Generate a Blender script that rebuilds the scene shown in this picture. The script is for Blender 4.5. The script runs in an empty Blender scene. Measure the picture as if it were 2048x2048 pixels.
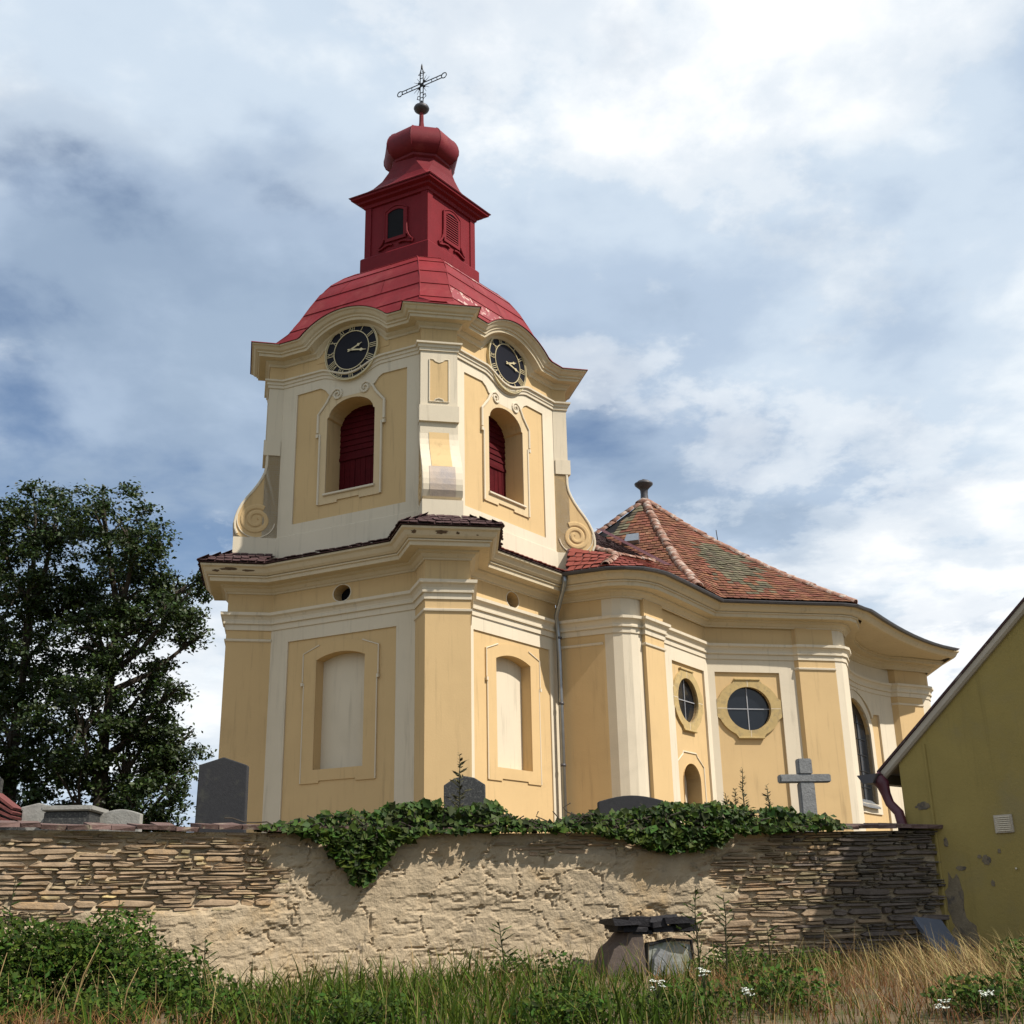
import bpy, bmesh, math, random
import numpy as np
from mathutils import Vector, Matrix
from mathutils.geometry import tessellate_polygon
random.seed(7); RNG = np.random.default_rng(11)
sc = bpy.context.scene
COL = sc.collection
PI = math.pi

# ------------------------------------------------------------------ camera
EYE = 1.6
PITCH, ROLL = math.radians(19.0), math.radians(1.15)
fw = Vector((0, math.cos(PITCH), math.sin(PITCH))); rt = Vector((1, 0, 0)); upv = rt.cross(fw)
cR = rt*math.cos(ROLL) - upv*math.sin(ROLL); cU = rt*math.sin(ROLL) + upv*math.cos(ROLL)
cd = bpy.data.cameras.new('camera'); cam = bpy.data.objects.new('camera', cd); COL.objects.link(cam)
cd.sensor_width = 36.0; cd.lens = 36.0*2320/2048; cd.clip_end = 2000; cd.clip_start = 0.05
m = Matrix((cR, cU, -fw)).transposed().to_4x4(); m.translation = (0, 0, EYE); cam.matrix_world = m
sc.camera = cam

# ------------------------------------------------------------------ light
SUN_EL = math.radians(50.0); SUN_AZ = (0.895, -0.447)
_l = math.hypot(*SUN_AZ)
sdir = Vector((SUN_AZ[0]/_l*math.cos(SUN_EL), SUN_AZ[1]/_l*math.cos(SUN_EL), math.sin(SUN_EL)))
sd = bpy.data.lights.new('sun', 'SUN'); sd.energy = 5.0; sd.angle = math.radians(0.55); sd.color = (1.0, 0.945, 0.86)
so = bpy.data.objects.new('sun', sd); COL.objects.link(so); so.rotation_euler = sdir.to_track_quat('Z', 'Y').to_euler()

world = bpy.data.worlds.new('World'); sc.world = world; world.use_nodes = True
def build_world():
    nt = world.node_tree; N = nt.nodes; L = nt.links; N.clear()
    out = N.new('ShaderNodeOutputWorld'); bg = N.new('ShaderNodeBackground'); bg.inputs[1].default_value = 0.05
    L.new(bg.outputs[0], out.inputs[0])
    sky = N.new('ShaderNodeTexSky'); sky.sky_type = 'NISHITA'; sky.sun_disc = False
    sky.sun_elevation = SUN_EL; sky.sun_rotation = math.atan2(sdir.x, sdir.y); sky.altitude = 300
    sky.air_density = 1.0; sky.dust_density = 1.6; sky.ozone_density = 1.2
    tc = N.new('ShaderNodeTexCoord')
    sep = N.new('ShaderNodeSeparateXYZ'); L.new(tc.outputs['Generated'], sep.inputs[0])
    def M(op, a, b=None, c=None):
        n = N.new('ShaderNodeMath'); n.operation = op
        for i, v in enumerate((a, b, c)):
            if v is None: continue
            if isinstance(v, (int, float)): n.inputs[i].default_value = v
            else: L.new(v, n.inputs[i])
        return n.outputs[0]
    zz = M('MAXIMUM', M('ADD', sep.outputs[2], 0.22), 0.06)
    px = M('DIVIDE', sep.outputs[0], zz); py = M('DIVIDE', sep.outputs[1], zz)
    cb = N.new('ShaderNodeCombineXYZ'); L.new(px, cb.inputs[0]); L.new(py, cb.inputs[1])
    def noise(scale, detail, rough, off, dist=0.0):
        mp = N.new('ShaderNodeMapping'); mp.inputs['Location'].default_value = off; L.new(cb.outputs[0], mp.inputs[0])
        n = N.new('ShaderNodeTexNoise'); n.inputs['Scale'].default_value = scale; n.inputs['Detail'].default_value = detail
        n.inputs['Roughness'].default_value = rough; n.inputs['Distortion'].default_value = dist
        L.new(mp.outputs[0], n.inputs['Vector']); return n.outputs['Fac']
    def ramp(fac, stops):
        r = N.new('ShaderNodeValToRGB'); L.new(fac, r.inputs[0]); e = r.color_ramp.elements
        e[0].position, e[0].color = stops[0][0], (*stops[0][1], 1); e[1].position, e[1].color = stops[-1][0], (*stops[-1][1], 1)
        for p, c in stops[1:-1]:
            x = e.new(p); x.color = (*c, 1)
        r.color_ramp.interpolation = 'EASE'
        return r.outputs[0]
    OFF = CLOUD_OFF
    n1 = noise(1.9, 12, 0.54, OFF, 0.12)
    n2 = noise(0.9, 5, 0.5, (OFF[0]+9, OFF[1]-4, 3.0), 0.2)
    n3 = noise(2.5, 12, 0.54, (OFF[0]+3.1, OFF[1]+7.7, 8.0), 0.12)
    cover = M('ADD', M('MULTIPLY', n1, 0.65), M('MULTIPLY', n2, 0.5))
    mask = ramp(cover, [(0.40, (0, 0, 0)), (0.49, (0.8, 0.8, 0.8)), (0.56, (1, 1, 1))])
    shade = M('ADD', M('MULTIPLY', n2, 0.55), M('MULTIPLY', n3, 0.5))
    ccol = ramp(shade, [(0.40, (5.6, 7.2, 9.4)), (0.49, (7.4, 9.1, 11.4)), (0.56, (9.8, 11.4, 13.2)), (0.63, (14, 14.8, 15.4))])
    n4 = noise(1.55, 15, 0.60, (OFF[0]-6.2, OFF[1]+2.4, 1.5), 0.1)
    cum = ramp(n4, [(0.51, (0, 0, 0)), (0.555, (0.65, 0.65, 0.65)), (0.64, (0.95, 0.95, 0.95))])
    cs = ramp(M('ADD', M('MULTIPLY', n4, 0.6), M('MULTIPLY', n3, 0.45)), [(0.50, (9.6, 10.9, 12.4)), (0.57, (12.8, 13.6, 14.4)), (0.66, (16.5, 16.6, 16.6))])
    mx2 = N.new('ShaderNodeMix'); mx2.data_type = 'RGBA'; L.new(cum, mx2.inputs['Factor']); L.new(ccol, mx2.inputs['A']); L.new(cs, mx2.inputs['B']); ccol = mx2.outputs['Result']
    mask = M('MAXIMUM', mask, cum)
    mix = N.new('ShaderNodeMix'); mix.data_type = 'RGBA'
    vs = N.new('ShaderNodeVectorMath'); vs.operation = 'SCALE'; vs.inputs['Scale'].default_value = 1.9; L.new(sky.outputs[0], vs.inputs[0])
    L.new(mask, mix.inputs['Factor']); L.new(vs.outputs[0], mix.inputs['A']); L.new(ccol, mix.inputs['B'])
    L.new(mix.outputs['Result'], bg.inputs[0])
CLOUD_OFF = (7.1, 1.2, 0.0)
build_world()
sc.view_settings.view_transform = 'Standard'; sc.view_settings.look = 'None'
sc.view_settings.exposure = 0.42; sc.view_settings.gamma = 1.0; sc.view_settings.use_curve_mapping = False
try:
    sc.cycles.max_bounces = 6; sc.cycles.diffuse_bounces = 3; sc.cycles.transparent_max_bounces = 6
except Exception: pass

# ------------------------------------------------------------------ materials
MATS = {}
def mat(name, col, rough=0.85, var=0.08, vscale=2.0, bump=0.1, bscale=40.0, spec=0.25, metallic=0.0,
        col2=None, mix_scale=3.0, mix_lo=0.5, mix_hi=0.62, island=0.0, trans=0.0, streak=False, col3=None, m3=(4.0, 0.55, 0.7), coords='Object', hue_is=0.0, bdist=0.02):
    if name in MATS: return MATS[name]
    AL = 0.80
    col = tuple(x*AL for x in col); col2 = tuple(x*AL for x in col2) if col2 else None; col3 = tuple(x*AL for x in col3) if col3 else None
    mt = bpy.data.materials.new(name); mt.use_nodes = True; nt = mt.node_tree; N = nt.nodes; L = nt.links
    b = N['Principled BSDF']; b.inputs['Roughness'].default_value = rough; b.inputs['Metallic'].default_value = metallic
    b.inputs['Specular IOR Level'].default_value = spec
    geo = N.new('ShaderNodeNewGeometry'); vec = geo.outputs['Position']
    def noise(s, d=6, r=0.6, dist=0.0, stretch=None):
        n = N.new('ShaderNodeTexNoise'); n.inputs['Scale'].default_value = s; n.inputs['Detail'].default_value = d
        n.inputs['Roughness'].default_value = r; n.inputs['Distortion'].default_value = dist
        v = vec
        if stretch:
            mp = N.new('ShaderNodeMapping'); mp.inputs['Scale'].default_value = stretch; L.new(vec, mp.inputs[0]); v = mp.outputs[0]
        L.new(v, n.inputs['Vector']); return n.outputs['Fac']
    def rr(fac, lo, hi):
        r = N.new('ShaderNodeMapRange'); r.interpolation_type = 'SMOOTHSTEP'; L.new(fac, r.inputs['Value'])
        r.inputs['From Min'].default_value = lo; r.inputs['From Max'].default_value = hi; return r.outputs[0]
    def mixc(f, a, bb):
        x = N.new('ShaderNodeMix'); x.data_type = 'RGBA'
        if isinstance(f, float): x.inputs['Factor'].default_value = f
        else: L.new(f, x.inputs['Factor'])
        for nm, v in (('A', a), ('B', bb)):
            if isinstance(v, tuple): x.inputs[nm].default_value = (*v, 1)
            else: L.new(v, x.inputs[nm])
        return x.outputs['Result']
    c = tuple(col)
    base = mixc(noise(vscale), tuple(x*(1-var*2.2) for x in c), tuple(min(1, x*(1+var*1.6)) for x in c))
    if streak:
        base = mixc(rr(noise(1.6, 7, 0.65, 0.2, (5, 5, 0.35)), 0.52, 0.82), base, tuple(x*0.70 for x in c))
        base = mixc(rr(noise(0.45, 9, 0.6, 0.5), 0.55, 0.8), base, tuple(x*0.86 for x in c))
    if col2: base = mixc(rr(noise(mix_scale, 8, 0.62, 0.3), mix_lo, mix_hi), base, tuple(col2))
    if col3: base = mixc(rr(noise(m3[0], 8, 0.7, 0.2), m3[1], m3[2]), base, tuple(col3))
    if island:
        hs = N.new('ShaderNodeHueSaturation'); L.new(base, hs.inputs['Color'])
        r = N.new('ShaderNodeMapRange'); L.new(geo.outputs['Random Per Island'], r.inputs['Value'])
        r.inputs['To Min'].default_value = 1-island; r.inputs['To Max'].default_value = 1+island; L.new(r.outputs[0], hs.inputs['Value'])
        if hue_is:
            r2 = N.new('ShaderNodeMapRange'); mm = N.new('ShaderNodeMath'); mm.operation = 'FRACT'
            m2 = N.new('ShaderNodeMath'); m2.operation = 'MULTIPLY'; m2.inputs[1].default_value = 7.31
            L.new(geo.outputs['Random Per Island'], m2.inputs[0]); L.new(m2.outputs[0], mm.inputs[0]); L.new(mm.outputs[0], r2.inputs['Value'])
            r2.inputs['To Min'].default_value = 0.5-hue_is; r2.inputs['To Max'].default_value = 0.5+hue_is; L.new(r2.outputs[0], hs.inputs['Hue'])
        base = hs.outputs[0]
    L.new(base, b.inputs['Base Color'])
    if bump:
        bp = N.new('ShaderNodeBump'); bp.inputs['Strength'].default_value = bump; bp.inputs['Distance'].default_value = bdist
        L.new(noise(bscale, 8, 0.65), bp.inputs['Height']); L.new(bp.outputs[0], b.inputs['Normal'])
    if trans:
        tr = N.new('ShaderNodeBsdfTranslucent'); L.new(base, tr.inputs[0]); ms = N.new('ShaderNodeMixShader'); ms.inputs[0].default_value = trans
        L.new(b.outputs[0], ms.inputs[1]); L.new(tr.outputs[0], ms.inputs[2]); L.new(ms.outputs[0], N['Material Output'].inputs[0])
    MATS[name] = mt; return mt

OCHRE = mat('ochre_plaster', (0.66, 0.462, 0.232), 0.9, 0.05, 0.8, 0.25, 30, streak=True, bdist=0.01)
CREAM = mat('cream_plaster', (0.72, 0.625, 0.475), 0.9, 0.045, 0.9, 0.25, 30, streak=True, bdist=0.01)
CORN = mat('cornice_plaster', (0.67, 0.56, 0.39), 0.9, 0.06, 1.2, 0.3, 25, streak=True, col2=(0.34, 0.27, 0.19), mix_scale=1.7, mix_lo=0.66, mix_hi=0.82, bdist=0.01)
CORNF = mat('flaking_plaster', (0.62, 0.50, 0.33), 0.9, 0.08, 1.5, 0.4, 20, streak=True, col2=(0.17, 0.13, 0.09), mix_scale=3.2, mix_lo=0.60, mix_hi=0.68, bdist=0.015)
OCHRL = mat('pale_ochre_plaster', (0.685, 0.525, 0.315), 0.9, 0.05, 0.9, 0.25, 30, streak=True, bdist=0.01)
STONE_FR = mat('sandstone_frame', (0.52, 0.38, 0.17), 0.9, 0.12, 5, 0.4, 35, col2=(0.40, 0.30, 0.15), mix_scale=7)
REDM = mat('red_sheet_metal', (0.235, 0.021, 0.025), 0.55, 0.18, 1.6, 0.14, 5, spec=0.14, streak=True, col2=(0.28, 0.05, 0.046), mix_scale=1.4, mix_lo=0.5, mix_hi=0.75, island=0.09)
REDD = mat('dark_red_sheet_metal', (0.175, 0.016, 0.022), 0.55, 0.2, 1.6, 0.14, 5, spec=0.14, streak=True, col2=(0.22, 0.035, 0.036), mix_scale=1.4, mix_lo=0.5, mix_hi=0.75, island=0.09)
REDP = mat('peeling_red_paint', (0.27, 0.024, 0.027), 0.5, 0.12, 1.1, 0.2, 10, spec=0.4, col2=(0.55, 0.36, 0.30), mix_scale=5, mix_lo=0.55, mix_hi=0.60)
REDL = mat('lantern_boards', (0.20, 0.014, 0.020), 0.6, 0.12, 2, 0.1, 18, spec=0.12, streak=True)
REDS = mat('shutter_wood', (0.085, 0.005, 0.008), 0.7, 0.22, 6, 0.3, 40, spec=0.1, streak=True)
DARK = mat('dark_void', (0.008, 0.008, 0.010), 0.9, 0.1, 3, 0)
IRON = mat('wrought_iron', (0.012, 0.011, 0.012), 0.6, 0.1, 8, 0.1, 60, spec=0.3)
BLACKE = mat('clock_enamel', (0.006, 0.006, 0.012), 0.5, 0.1, 3, 0.0, spec=0.15)
GILT = mat('gilt', (0.70, 0.58, 0.34), 0.45, 0.08, 5, 0.05, 40, spec=0.5, metallic=0.3)
GLASS = mat('window_glass', (0.012, 0.015, 0.020), 0.12, 0.2, 1.5, 0.12, 2.5, spec=0.45)
LEAD = mat('lead_bar', (0.42, 0.42, 0.44), 0.5, 0.1, 9, 0.1, 30, metallic=0.2)
ZINC = mat('zinc', (0.36, 0.38, 0.40), 0.38, 0.12, 6, 0.1, 15, metallic=0.75)
ZINCD = mat('old_zinc', (0.10, 0.095, 0.10), 0.5, 0.15, 6, 0.1, 15, metallic=0.4)
TILE = mat('clay_tile', (0.20, 0.078, 0.043), 0.85, 0.16, 5, 0.4, 40, island=0.30, hue_is=0.012, col3=(0.36, 0.21, 0.13), m3=(1.3, 0.60, 0.72))
TILEG = mat('lichen_tile', (0.135, 0.115, 0.072), 0.9, 0.2, 5, 0.4, 40, island=0.35, hue_is=0.02, col2=(0.20, 0.10, 0.06), mix_scale=2.2, mix_lo=0.58, mix_hi=0.68)
TILEN = mat('newer_clay_tile', (0.22, 0.055, 0.035), 0.85, 0.14, 5, 0.4, 40, island=0.22, hue_is=0.01)
TILED = mat('weathered_tile', (0.075, 0.040, 0.038), 0.85, 0.2, 5, 0.4, 40, island=0.3, hue_is=0.015, col2=(0.30, 0.25, 0.22), mix_scale=6, mix_lo=0.6, mix_hi=0.75)
RIDGE = mat('ridge_tile_clay', (0.33, 0.17, 0.12), 0.85, 0.2, 6, 0.4, 30, island=0.25, col2=(0.55, 0.46, 0.39), mix_scale=4.5, mix_lo=0.46, mix_hi=0.66)

# ------------------------------------------------------------------ mesh helpers
def tag(o, label=None, cat=None, group=None, kind=None):
    if label: o['label'] = label
    if cat: o['category'] = cat
    if group: o['group'] = group
    if kind: o['kind'] = kind
    return o
def empty(name, loc=(0, 0, 0), rz=0.0):
    o = bpy.data.objects.new(name, None); COL.objects.link(o); o.location = loc; o.rotation_euler = (0, 0, rz); o.empty_display_size = 0.3
    return o
def link_mesh(me, name, material, parent=None, smooth=False):
    mats = material if isinstance(material, (list, tuple)) else [material]
    for x in mats:
        if x.name not in [q.name for q in me.materials if q]: me.materials.append(x)
    o = bpy.data.objects.new(name, me); COL.objects.link(o)
    if smooth and len(me.polygons): me.polygons.foreach_set('use_smooth', [True]*len(me.polygons))
    if parent is not None:
        o.parent = parent
        o.matrix_parent_inverse = pinv(parent)
    return o
def pinv(p):
    return (Matrix.Translation(p.location) @ p.rotation_euler.to_matrix().to_4x4()).inverted() if p.type == 'EMPTY' else Matrix.Identity(4)
def mesh(name, V, F, material, parent=None, smooth=False, mi=None):
    me = bpy.data.meshes.new(name); me.from_pydata([tuple(v) for v in V], [], F); me.validate(); me.update()
    o = link_mesh(me, name, material, parent, smooth)
    if mi is not None and len(mi) == len(me.polygons): me.polygons.foreach_set('material_index', mi)
    return o
class MB:
    def __init__(s): s.v = []; s.f = []
    def add(s, V, F):
        k = len(s.v); s.v += [tuple(x) for x in V]; s.f += [tuple(i+k for i in f) for f in F]; return s
    def box(s, P, u0, u1, z0, z1, d0, d1):      # P(u,z,d) mapping
        V = [P(u, z, d) for u in (u0, u1) for z in (z0, z1) for d in (d0, d1)]
        return s.add(V, [(0, 1, 3, 2), (4, 6, 7, 5), (0, 4, 5, 1), (2, 3, 7, 6), (0, 2, 6, 4), (1, 5, 7, 3)])
    def build(s, name, material, parent=None, smooth=False): return mesh(name, s.v, s.f, material, parent, smooth)
def frame(o, t):
    o = Vector((o[0], o[1], 0)); t = Vector((t[0], t[1], 0)).normalized(); n = Vector((t.y, -t.x, 0))
    def P(u, z, d=0.0):
        q = o + t*u + n*d; return (q.x, q.y, z)
    P.o, P.t, P.n = o, t, n
    return P
def slab_uv(outer, holes, d0, d1):
    """plate in (u,z,d): front at d1, sides down to d0 -> verts, faces"""
    loops = [list(outer)] + [list(h) for h in holes]
    tris = tessellate_polygon([[Vector((p[0], p[1], 0)) for p in l] for l in loops])
    flat = [p for l in loops for p in l]; n = len(flat)
    V = [(p[0], p[1], d1) for p in flat] + [(p[0], p[1], d0) for p in flat]
    F = []
    for t in tris:
        a, b, c = t; ar = (flat[b][0]-flat[a][0])*(flat[c][1]-flat[a][1]) - (flat[c][0]-flat[a][0])*(flat[b][1]-flat[a][1])
        if abs(ar) < 1e-9: continue
        F.append((a, b, c) if ar > 0 else (a, c, b))
    k = 0
    for li, l in enumerate(loops):
        m_ = len(l); area = sum(l[i][0]*l[(i+1) % m_][1]-l[(i+1) % m_][0]*l[i][1] for i in range(m_))
        flip = (area > 0) ^ (li > 0)
        for i in range(m_):
            a, b = k+i, k+(i+1) % m_
            F.append((a, a+n, b+n, b) if flip else (a, b, b+n, a+n))
        k += m_
    return V, F
def slab(name, P, outer, holes, d0, d1, material, parent, bis=None):
    V, F = slab_uv(outer, holes, d0, d1)
    if bis:
        bm = bmesh.new(); vs = [bm.verts.new(v) for v in V]; 
        for f in F:
            try: bm.faces.new([vs[i] for i in f])
            except ValueError: pass
        for u in bis:
            bmesh.ops.bisect_plane(bm, geom=bm.verts[:]+bm.edges[:]+bm.faces[:], dist=1e-5, plane_co=(u, 0, 0), plane_no=(1, 0, 0))
        bm.verts.index_update(); V = [tuple(v.co) for v in bm.verts]; F = [tuple(v.index for v in f.verts) for f in bm.faces]; bm.free()
    return mesh(name, [P(*v) for v in V], F, material, parent)
def rect(u0, u1, z0, z1): return [(u0, z0), (u1, z0), (u1, z1), (u0, z1)]
def arc(cx, cz, r, a0, a1, n, rz=None):
    rz = rz or r
    return [(cx+r*math.cos(math.radians(a0+(a1-a0)*i/n)), cz+rz*math.sin(math.radians(a0+(a1-a0)*i/n))) for i in range(n+1)]
def arched(uc, hw, z0, zs, rise, n=14):   # opening outline ccw
    return [(uc-hw, z0), (uc+hw, z0)] + arc(uc, zs, hw, 0, 180, n, rise)
def ribbon(name, P, path, w, d0, d1, material, parent, taper=None):
    """rounded-rect strip along a (u,z) path"""
    V, F = [], []; n = len(path)
    for i, (u, z) in enumerate(path):
        a = path[max(i-1, 0)]; b = path[min(i+1, n-1)]; tx, tz = b[0]-a[0], b[1]-a[1]; l = math.hypot(tx, tz) or 1
        nx, nz = -tz/l, tx/l; ww = w*(taper(i/(n-1)) if taper else 1)/2
        for (s, d) in ((-1, d0), (-1, d0+(d1-d0)*.7), (-.55, d1), (.55, d1), (1, d0+(d1-d0)*.7), (1, d0)):
            V.append(P(u+nx*ww*s, z+nz*ww*s, d))
    for i in range(n-1):
        for j in range(5): a = i*6+j; F.append((a, a+1, a+7, a+6))
    F += [(0, 1, 2, 3, 4, 5), tuple((n-1)*6+j for j in (5, 4, 3, 2, 1, 0))]
    return mesh(name, V, F, material, parent)
def offs(path, d, closed=False):
    out = []; n = len(path)
    for i in range(n):
        p = Vector(path[i][:2])
        e0 = (Vector(path[i][:2])-Vector(path[i-1][:2])) if (i > 0 or closed) else None
        e1 = (Vector(path[(i+1) % n][:2])-Vector(path[i][:2])) if (i < n-1 or closed) else None
        ns = [Vector((e.y, -e.x)).normalized() for e in (e0, e1) if e is not None and e.length > 1e-6]
        if len(ns) == 2:
            k = 1+ns[0].dot(ns[1]); k = max(k, 0.45); v = (ns[0]+ns[1])/k
        else: v = ns[0]
        q = p+v*d; out.append((q.x, q.y))
    return out
def sweep(name, path, prof, material, parent, closed=False, hfun=None, smooth=False):
    """prof: list of (offset, z). hfun(i)->z shift per path vertex"""
    V, F = [], []; n = len(path)
    for (d, z) in prof:
        for i, p in enumerate(offs(path, d, closed)): V.append((p[0], p[1], z+(hfun(i, d) if hfun else 0)))
    m_ = n if closed else n-1
    for r in range(len(prof)-1):
        for i in range(m_):
            j = (i+1) % n
            F.append((r*n+i, r*n+j, (r+1)*n+j, (r+1)*n+i))
    if not closed:
        F.append(tuple(r*n for r in range(len(prof)))[::1]); F.append(tuple(r*n+n-1 for r in range(len(prof)))[::-1])
    return mesh(name, V, F, material, parent, smooth)
def lathe(name, prof, c, material, parent, seg=16, smooth=True, rot=0.0):
    V, F = [], []
    for r, z in prof:
        for k in range(seg):
            a = rot+2*PI*k/seg; V.append((c[0]+r*math.cos(a), c[1]+r*math.sin(a), z))
    for i in range(len(prof)-1):
        for k in range(seg):
            j = (k+1) % seg; F.append((i*seg+k, i*seg+j, (i+1)*seg+j, (i+1)*seg+k))
    F.append(tuple(range(seg))[::-1]); F.append(tuple((len(prof)-1)*seg+k for k in range(seg)))
    return mesh(name, V, F, material, parent, smooth)
def tube_vf(pts, rad, seg=8):
    V, F = [], []; n = len(pts); pts = [Vector(p) for p in pts]
    for i, p in enumerate(pts):
        t = (pts[min(i+1, n-1)]-pts[max(i-1, 0)]).normalized(); a = t.cross(Vector((0.31, 0.2, 0.93)) if abs(t.z) < .8 else Vector((1, 0.1, 0))).normalized(); b = t.cross(a)
        r = rad[i] if isinstance(rad, (list, tuple)) else rad
        for k in range(seg):
            w = 2*PI*k/seg; V.append(tuple(p+a*(r*math.cos(w))+b*(r*math.sin(w))))
    for i in range(n-1):
        for k in range(seg):
            j = (k+1) % seg; F.append((i*seg+k, i*seg+j, (i+1)*seg+j, (i+1)*seg+k))
    F.append(tuple(range(seg))[::-1]); F.append(tuple((n-1)*seg+k for k in range(seg)))
    return V, F
def tube(name, pts, rad, material, parent=None, seg=8, smooth=True):
    V, F = tube_vf(pts, rad, seg); return mesh(name, V, F, material, parent, smooth)

# value noise for geometry
def vnoise(x, y, seed=0):
    x = np.asarray(x, float); y = np.asarray(y, float)
    xi = np.floor(x).astype(int); yi = np.floor(y).astype(int); xf = x-xi; yf = y-yi
    def h(a, b):
        v = np.sin(a*127.1+b*311.7+seed*74.7)*43758.5453; return v-np.floor(v)
    u = xf*xf*(3-2*xf); w = yf*yf*(3-2*yf)
    return (h(xi, yi)*(1-u)+h(xi+1, yi)*u)*(1-w)+(h(xi, yi+1)*(1-u)+h(xi+1, yi+1)*u)*w
def fbm(x, y, seed=0, o=4):
    s = 0; a = 0.5; f = 1.0
    for k in range(o): s = s+a*vnoise(np.asarray(x)*f, np.asarray(y)*f, seed+k*13); a *= .5; f *= 2.03
    return s
# ================================================================== SETTING
def ground_z(x, y):
    x = np.asarray(x, float); y = np.asarray(y, float)
    t = np.clip((y-1.5)/7.0, 0, 1); t = t*t*(3-2*t)
    z = 0.80*t + 0.14*np.clip((y-8)/5, 0, 1)
    z = z + 0.10*(fbm(x*0.5+3, y*0.5, 5)-0.47) + 0.05*(fbm(x*1.7, y*1.7, 9)-0.47)
    z = z + 0.10*np.clip((x-2.5)/3, 0, 1)*np.clip((y-7)/4, 0, 1)
    return z
EARTH = mat('dry_earth', (0.16, 0.115, 0.065), 0.95, 0.25, 3, 0.6, 30, col2=(0.10, 0.10, 0.04), mix_scale=2.5)
BOUNCE_GROUND = mat('warm_bounce_ground', (0.20, 0.145, 0.08), 0.95, 0.25, 3, 0.5, 25, col2=(0.14, 0.13, 0.06), mix_scale=0.6, mix_lo=.5, mix_hi=.65)  # unseen churchyard surface, colour warmed to bounce light onto the church walls
TURF = mat('churchyard_turf', (0.06, 0.075, 0.025), 0.95, 0.3, 4, 0.6, 20)
# wall line (plan) and its arc-length parametrisation
WL = [(-10.6, 8.0), (-7.6, 9.95), (-4.97, 11.47), (-3.73, 12.13), (-2.27, 12.80), (-0.71, 13.35), (1.52, 13.93), (3.9, 14.33), (5.05, 14.47)]
WLs = [0.0]
for i in range(1, len(WL)): WLs.append(WLs[-1]+math.hypot(WL[i][0]-WL[i-1][0], WL[i][1]-WL[i-1][1]))
WLEN = WLs[-1]
def wall_pt(s):
    s = min(max(s, 0), WLEN-1e-6)
    i = max(j for j in range(len(WLs)-1) if WLs[j] <= s+1e-9); f = (s-WLs[i])/(WLs[i+1]-WLs[i])
    a, b = WL[i], WL[i+1]; tx, ty = b[0]-a[0], b[1]-a[1]; l = math.hypot(tx, ty); tx /= l; ty /= l
    return a[0]+(b[0]-a[0])*f, a[1]+(b[1]-a[1])*f, tx, ty
def wall_y(x):
    xs = [p[0] for p in WL]; ys = [p[1] for p in WL]; return np.interp(x, xs, ys)
def PW(s, z, d=0.0):
    x, y, tx, ty = wall_pt(s); return (x+ty*d, y-tx*d, z)

def build_ground():
    # outer plain to the horizon
    o = mesh('ground', [(-600, -300, -0.35), (600, -300, -0.35), (600, 900, -0.35), (-600, 900, -0.35)], [(0, 1, 2, 3)], TURF); tag(o, kind='structure')
    xs = np.linspace(-13, 13, 105); ys = np.linspace(-3, 15.2, 75)
    X, Y = np.meshgrid(xs, ys); Z = ground_z(X, Y); V = np.stack([X, Y, Z], -1).reshape(-1, 3)
    n = len(xs); F = [(j*n+i, j*n+i+1, (j+1)*n+i+1, (j+1)*n+i) for j in range(len(ys)-1) for i in range(n-1)]
    o = mesh('grass_bank', V, F, EARTH, None, True); tag(o, kind='structure')
    # raised churchyard held by the wall
    pts = [(p[0]-0.02, p[1]+0.25) for p in WL] + [(14, 16.5), (60, 18), (60, 120), (-70, 120), (-70, 8)]
    top = [(p[0], p[1], 2.02) for p in pts]; bot = [(p[0], p[1], -0.4) for p in pts]; k = len(pts)
    o = mesh('churchyard_ground', top+bot, [tuple(range(k))]+[(i, i+k, (i+1) % k+k, (i+1) % k) for i in range(k)], BOUNCE_GROUND); tag(o, kind='structure')
build_ground()

# ================================================================== CHURCH
church = empty('church', (-2.45, 28.7, 2.0))
tag(church, 'ochre and cream baroque church with red onion domed clock tower behind the stone wall', 'church')
CC = Vector((-2.45, 28.7)); E1v = Vector((4.12, 0.97)); E2v = Vector((0.80, -3.48))
CF = CC+E2v; CR = CC+E1v; CL = CC-E1v; CB = CC-E2v
tA = (CF-CL).normalized(); tB = (CR-CF).normalized()
LENA = (CF-CL).length; LENB = (CR-CF).length
# oblique mirror across the church axis (C + s*tB): component along tA flips
def mir(p):
    d = Vector(p[:2])-CC; det = tB.x*tA.y-tB.y*tA.x
    a = (d.x*tA.y-d.y*tA.x)/det; b = (tB.x*d.y-tB.y*d.x)/det
    q = CC+tB*a-tA*b; return (q.x, q.y)
A1 = (-2.23, 25.51); PL = (-1.94, 24.61); PR = (-0.95, 24.77); B0 = (-1.02, 26.08); KK = (1.07, 28.86)
A0 = (-5.86, 27.36); LO1 = (-6.90, 27.16); LO2 = (-7.09, 28.15)
N2 = (2.20, 28.38)
PIER = [(2.25, 28.36), (2.45, 28.27), (2.68, 28.25), (2.90, 28.31), (3.08, 28.43), (3.19, 28.57)]
N5 = (3.27, 28.48); N6 = (3.84, 29.30); N7 = (3.74, 29.37); N8 = (5.30, 31.70)
N10 = (7.83, 32.21); P3a = (7.93, 32.12); P3b = (9.02, 32.37); P3r = [(9.24, 32.47), (9.40, 32.66), (9.50, 32.95)]
W3a = (9.62, 33.30); W3b = (12.46, 38.55)
P4a = (12.66, 38.48); P4b = (13.66, 39.0); P4r = [(13.95, 39.22), (14.14, 39.62)]
END = [(14.3, 42.5), (12.6, 46.0)]
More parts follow.
